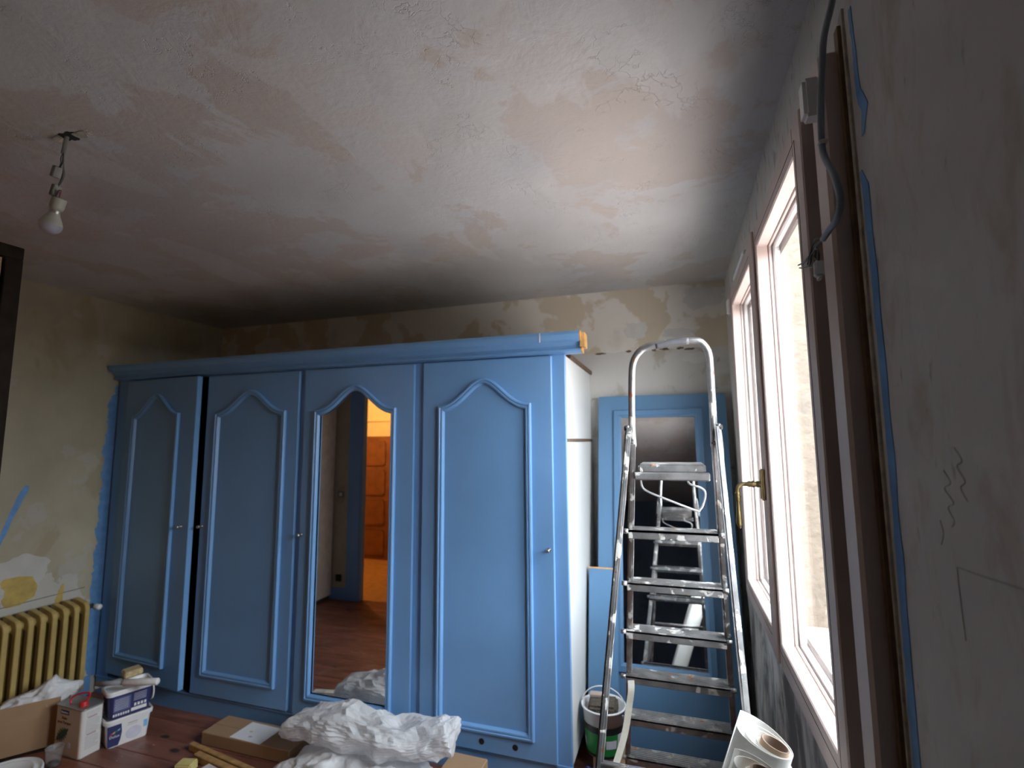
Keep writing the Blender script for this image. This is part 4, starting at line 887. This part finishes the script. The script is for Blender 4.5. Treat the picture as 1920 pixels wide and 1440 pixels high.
br = tag(empty('scrubbing_brush', (-.377, 2.475, .297)), 'dark bristled scrubbing brush standing in the white bucket', 'brush'); br.rotation_euler = (.12, -.05, 0)
bm = B(); box(bm, -.060, .070, -.055, .045, -.050, .012, .010, seg=2); put('bristles', bm, BRISTLE, br)
bm = B(); box(bm, -.058, .030, .010, .040, .012, .030, .004); put('wooden_back', bm, plain('pinkish_wood', (.50, .40, .34), .7), br)
bg2 = tag(empty('dark_crushed_pack', (-.425, 2.375, 0)), 'dark blue crushed plastic packet on the floor by the wardrobe corner', 'packet')
bm = B(); bmesh.ops.create_icosphere(bm, subdivisions=4, radius=1)
for v in bm.verts: v.co = Vector((v.co.x*.04, v.co.y*.028, max(v.co.z, -.9)*.035+.0315))*(1+.25*noise.noise(v.co*2.2))
put('packet', bm, NAVY, bg2, True)
bm = B(); box(bm, -.03, .015, -.0405, -.030, .02, .035, .003); put('white_print', bm, WHITE_PL, bg2)

# ================================================================== PAPER ROLLS
def roll(loc_top, foot, r, rc, label, turns, offs, flap):
    """a loosely wound sheet: the card core lies against one side of the open spiral"""
    a = Vector(foot); b = Vector(loc_top); d = (b-a); Ln = d.length; d.normalize()
    ex = (Vector((1, 0, 0))-d*d.x).normalized(); ey = d.cross(ex)
    o = tag(empty('paper_roll', a), label, 'paper roll', 'rolls of lining paper by the window'); o.rotation_mode = 'QUATERNION'
    o.rotation_quaternion = Matrix(((ex.x, ey.x, d.x), (ex.y, ey.y, d.y), (ex.z, ey.z, d.z))).to_quaternion()
    off = Vector(offs)
    bm = B(); n = 40*turns; A = []; C = []; A2 = []; C2 = []
    for i in range(n+1):
        t = i/n; ang = 2.3-2*math.pi*turns*(1-t); k = min(1, t*1.0)
        rr = rc+.0015+(r-rc)*(t**.8); cc = off*(1-t**.7)
        top = Ln-.004*(1-t)+(flap*max(0, (t-1+.28/turns)/(.28/turns)) if flap else 0)
        for L, zz, e in ((A, 0, 0), (C, top, 0), (A2, 0, -.0007), (C2, top, -.0007)): L.append(bm.verts.new((cc.x+(rr+e)*math.cos(ang), cc.y+(rr+e)*math.sin(ang), zz)))
    for i in range(n):
        bm.faces.new((A[i], A[i+1], C[i+1], C[i])); bm.faces.new((A2[i], A2[i+1], C2[i+1], C2[i])); bm.faces.new((C[i], C[i+1], C2[i+1], C2[i]))
    put('wound_paper', bm, ROLLP, o, True)
    bm = B(); lathe(bm, [(rc*1.45, .002), (rc*1.45, Ln-.022), (rc*1.1, Ln-.018), (rc, Ln-.018)], Matrix.Translation((off.x, off.y, 0)), 32); put('inner_windings', bm, ROLLP, o, True)
    bm = B(); lathe(bm, [(rc, .0), (rc, Ln+.004), (rc-.003, Ln+.004), (rc-.003, 0)], None, 32)
    for f in bm.faces: f.material_index = 1 if Vector((f.calc_center_median().x, f.calc_center_median().y)).length > rc-.0008 else 0
    bmesh.ops.translate(bm, vec=(off.x, off.y, 0), verts=bm.verts[:]); put('card_core', bm, None, o, True, [CORE, CORE_IN])
    return o
roll((.131, 1.12, .938), (-.20, 1.10, 0.0), .055, .0245, 'off-white paper roll with a loose outer sheet, further from the camera', 3, (.022, -.010), .012)
roll((.104, .985, .953), (-.21, .95, 0.0), .046, .0245, 'slimmer off-white paper roll at the bottom edge, in front of the other', 2, (.014, -.008), 0)
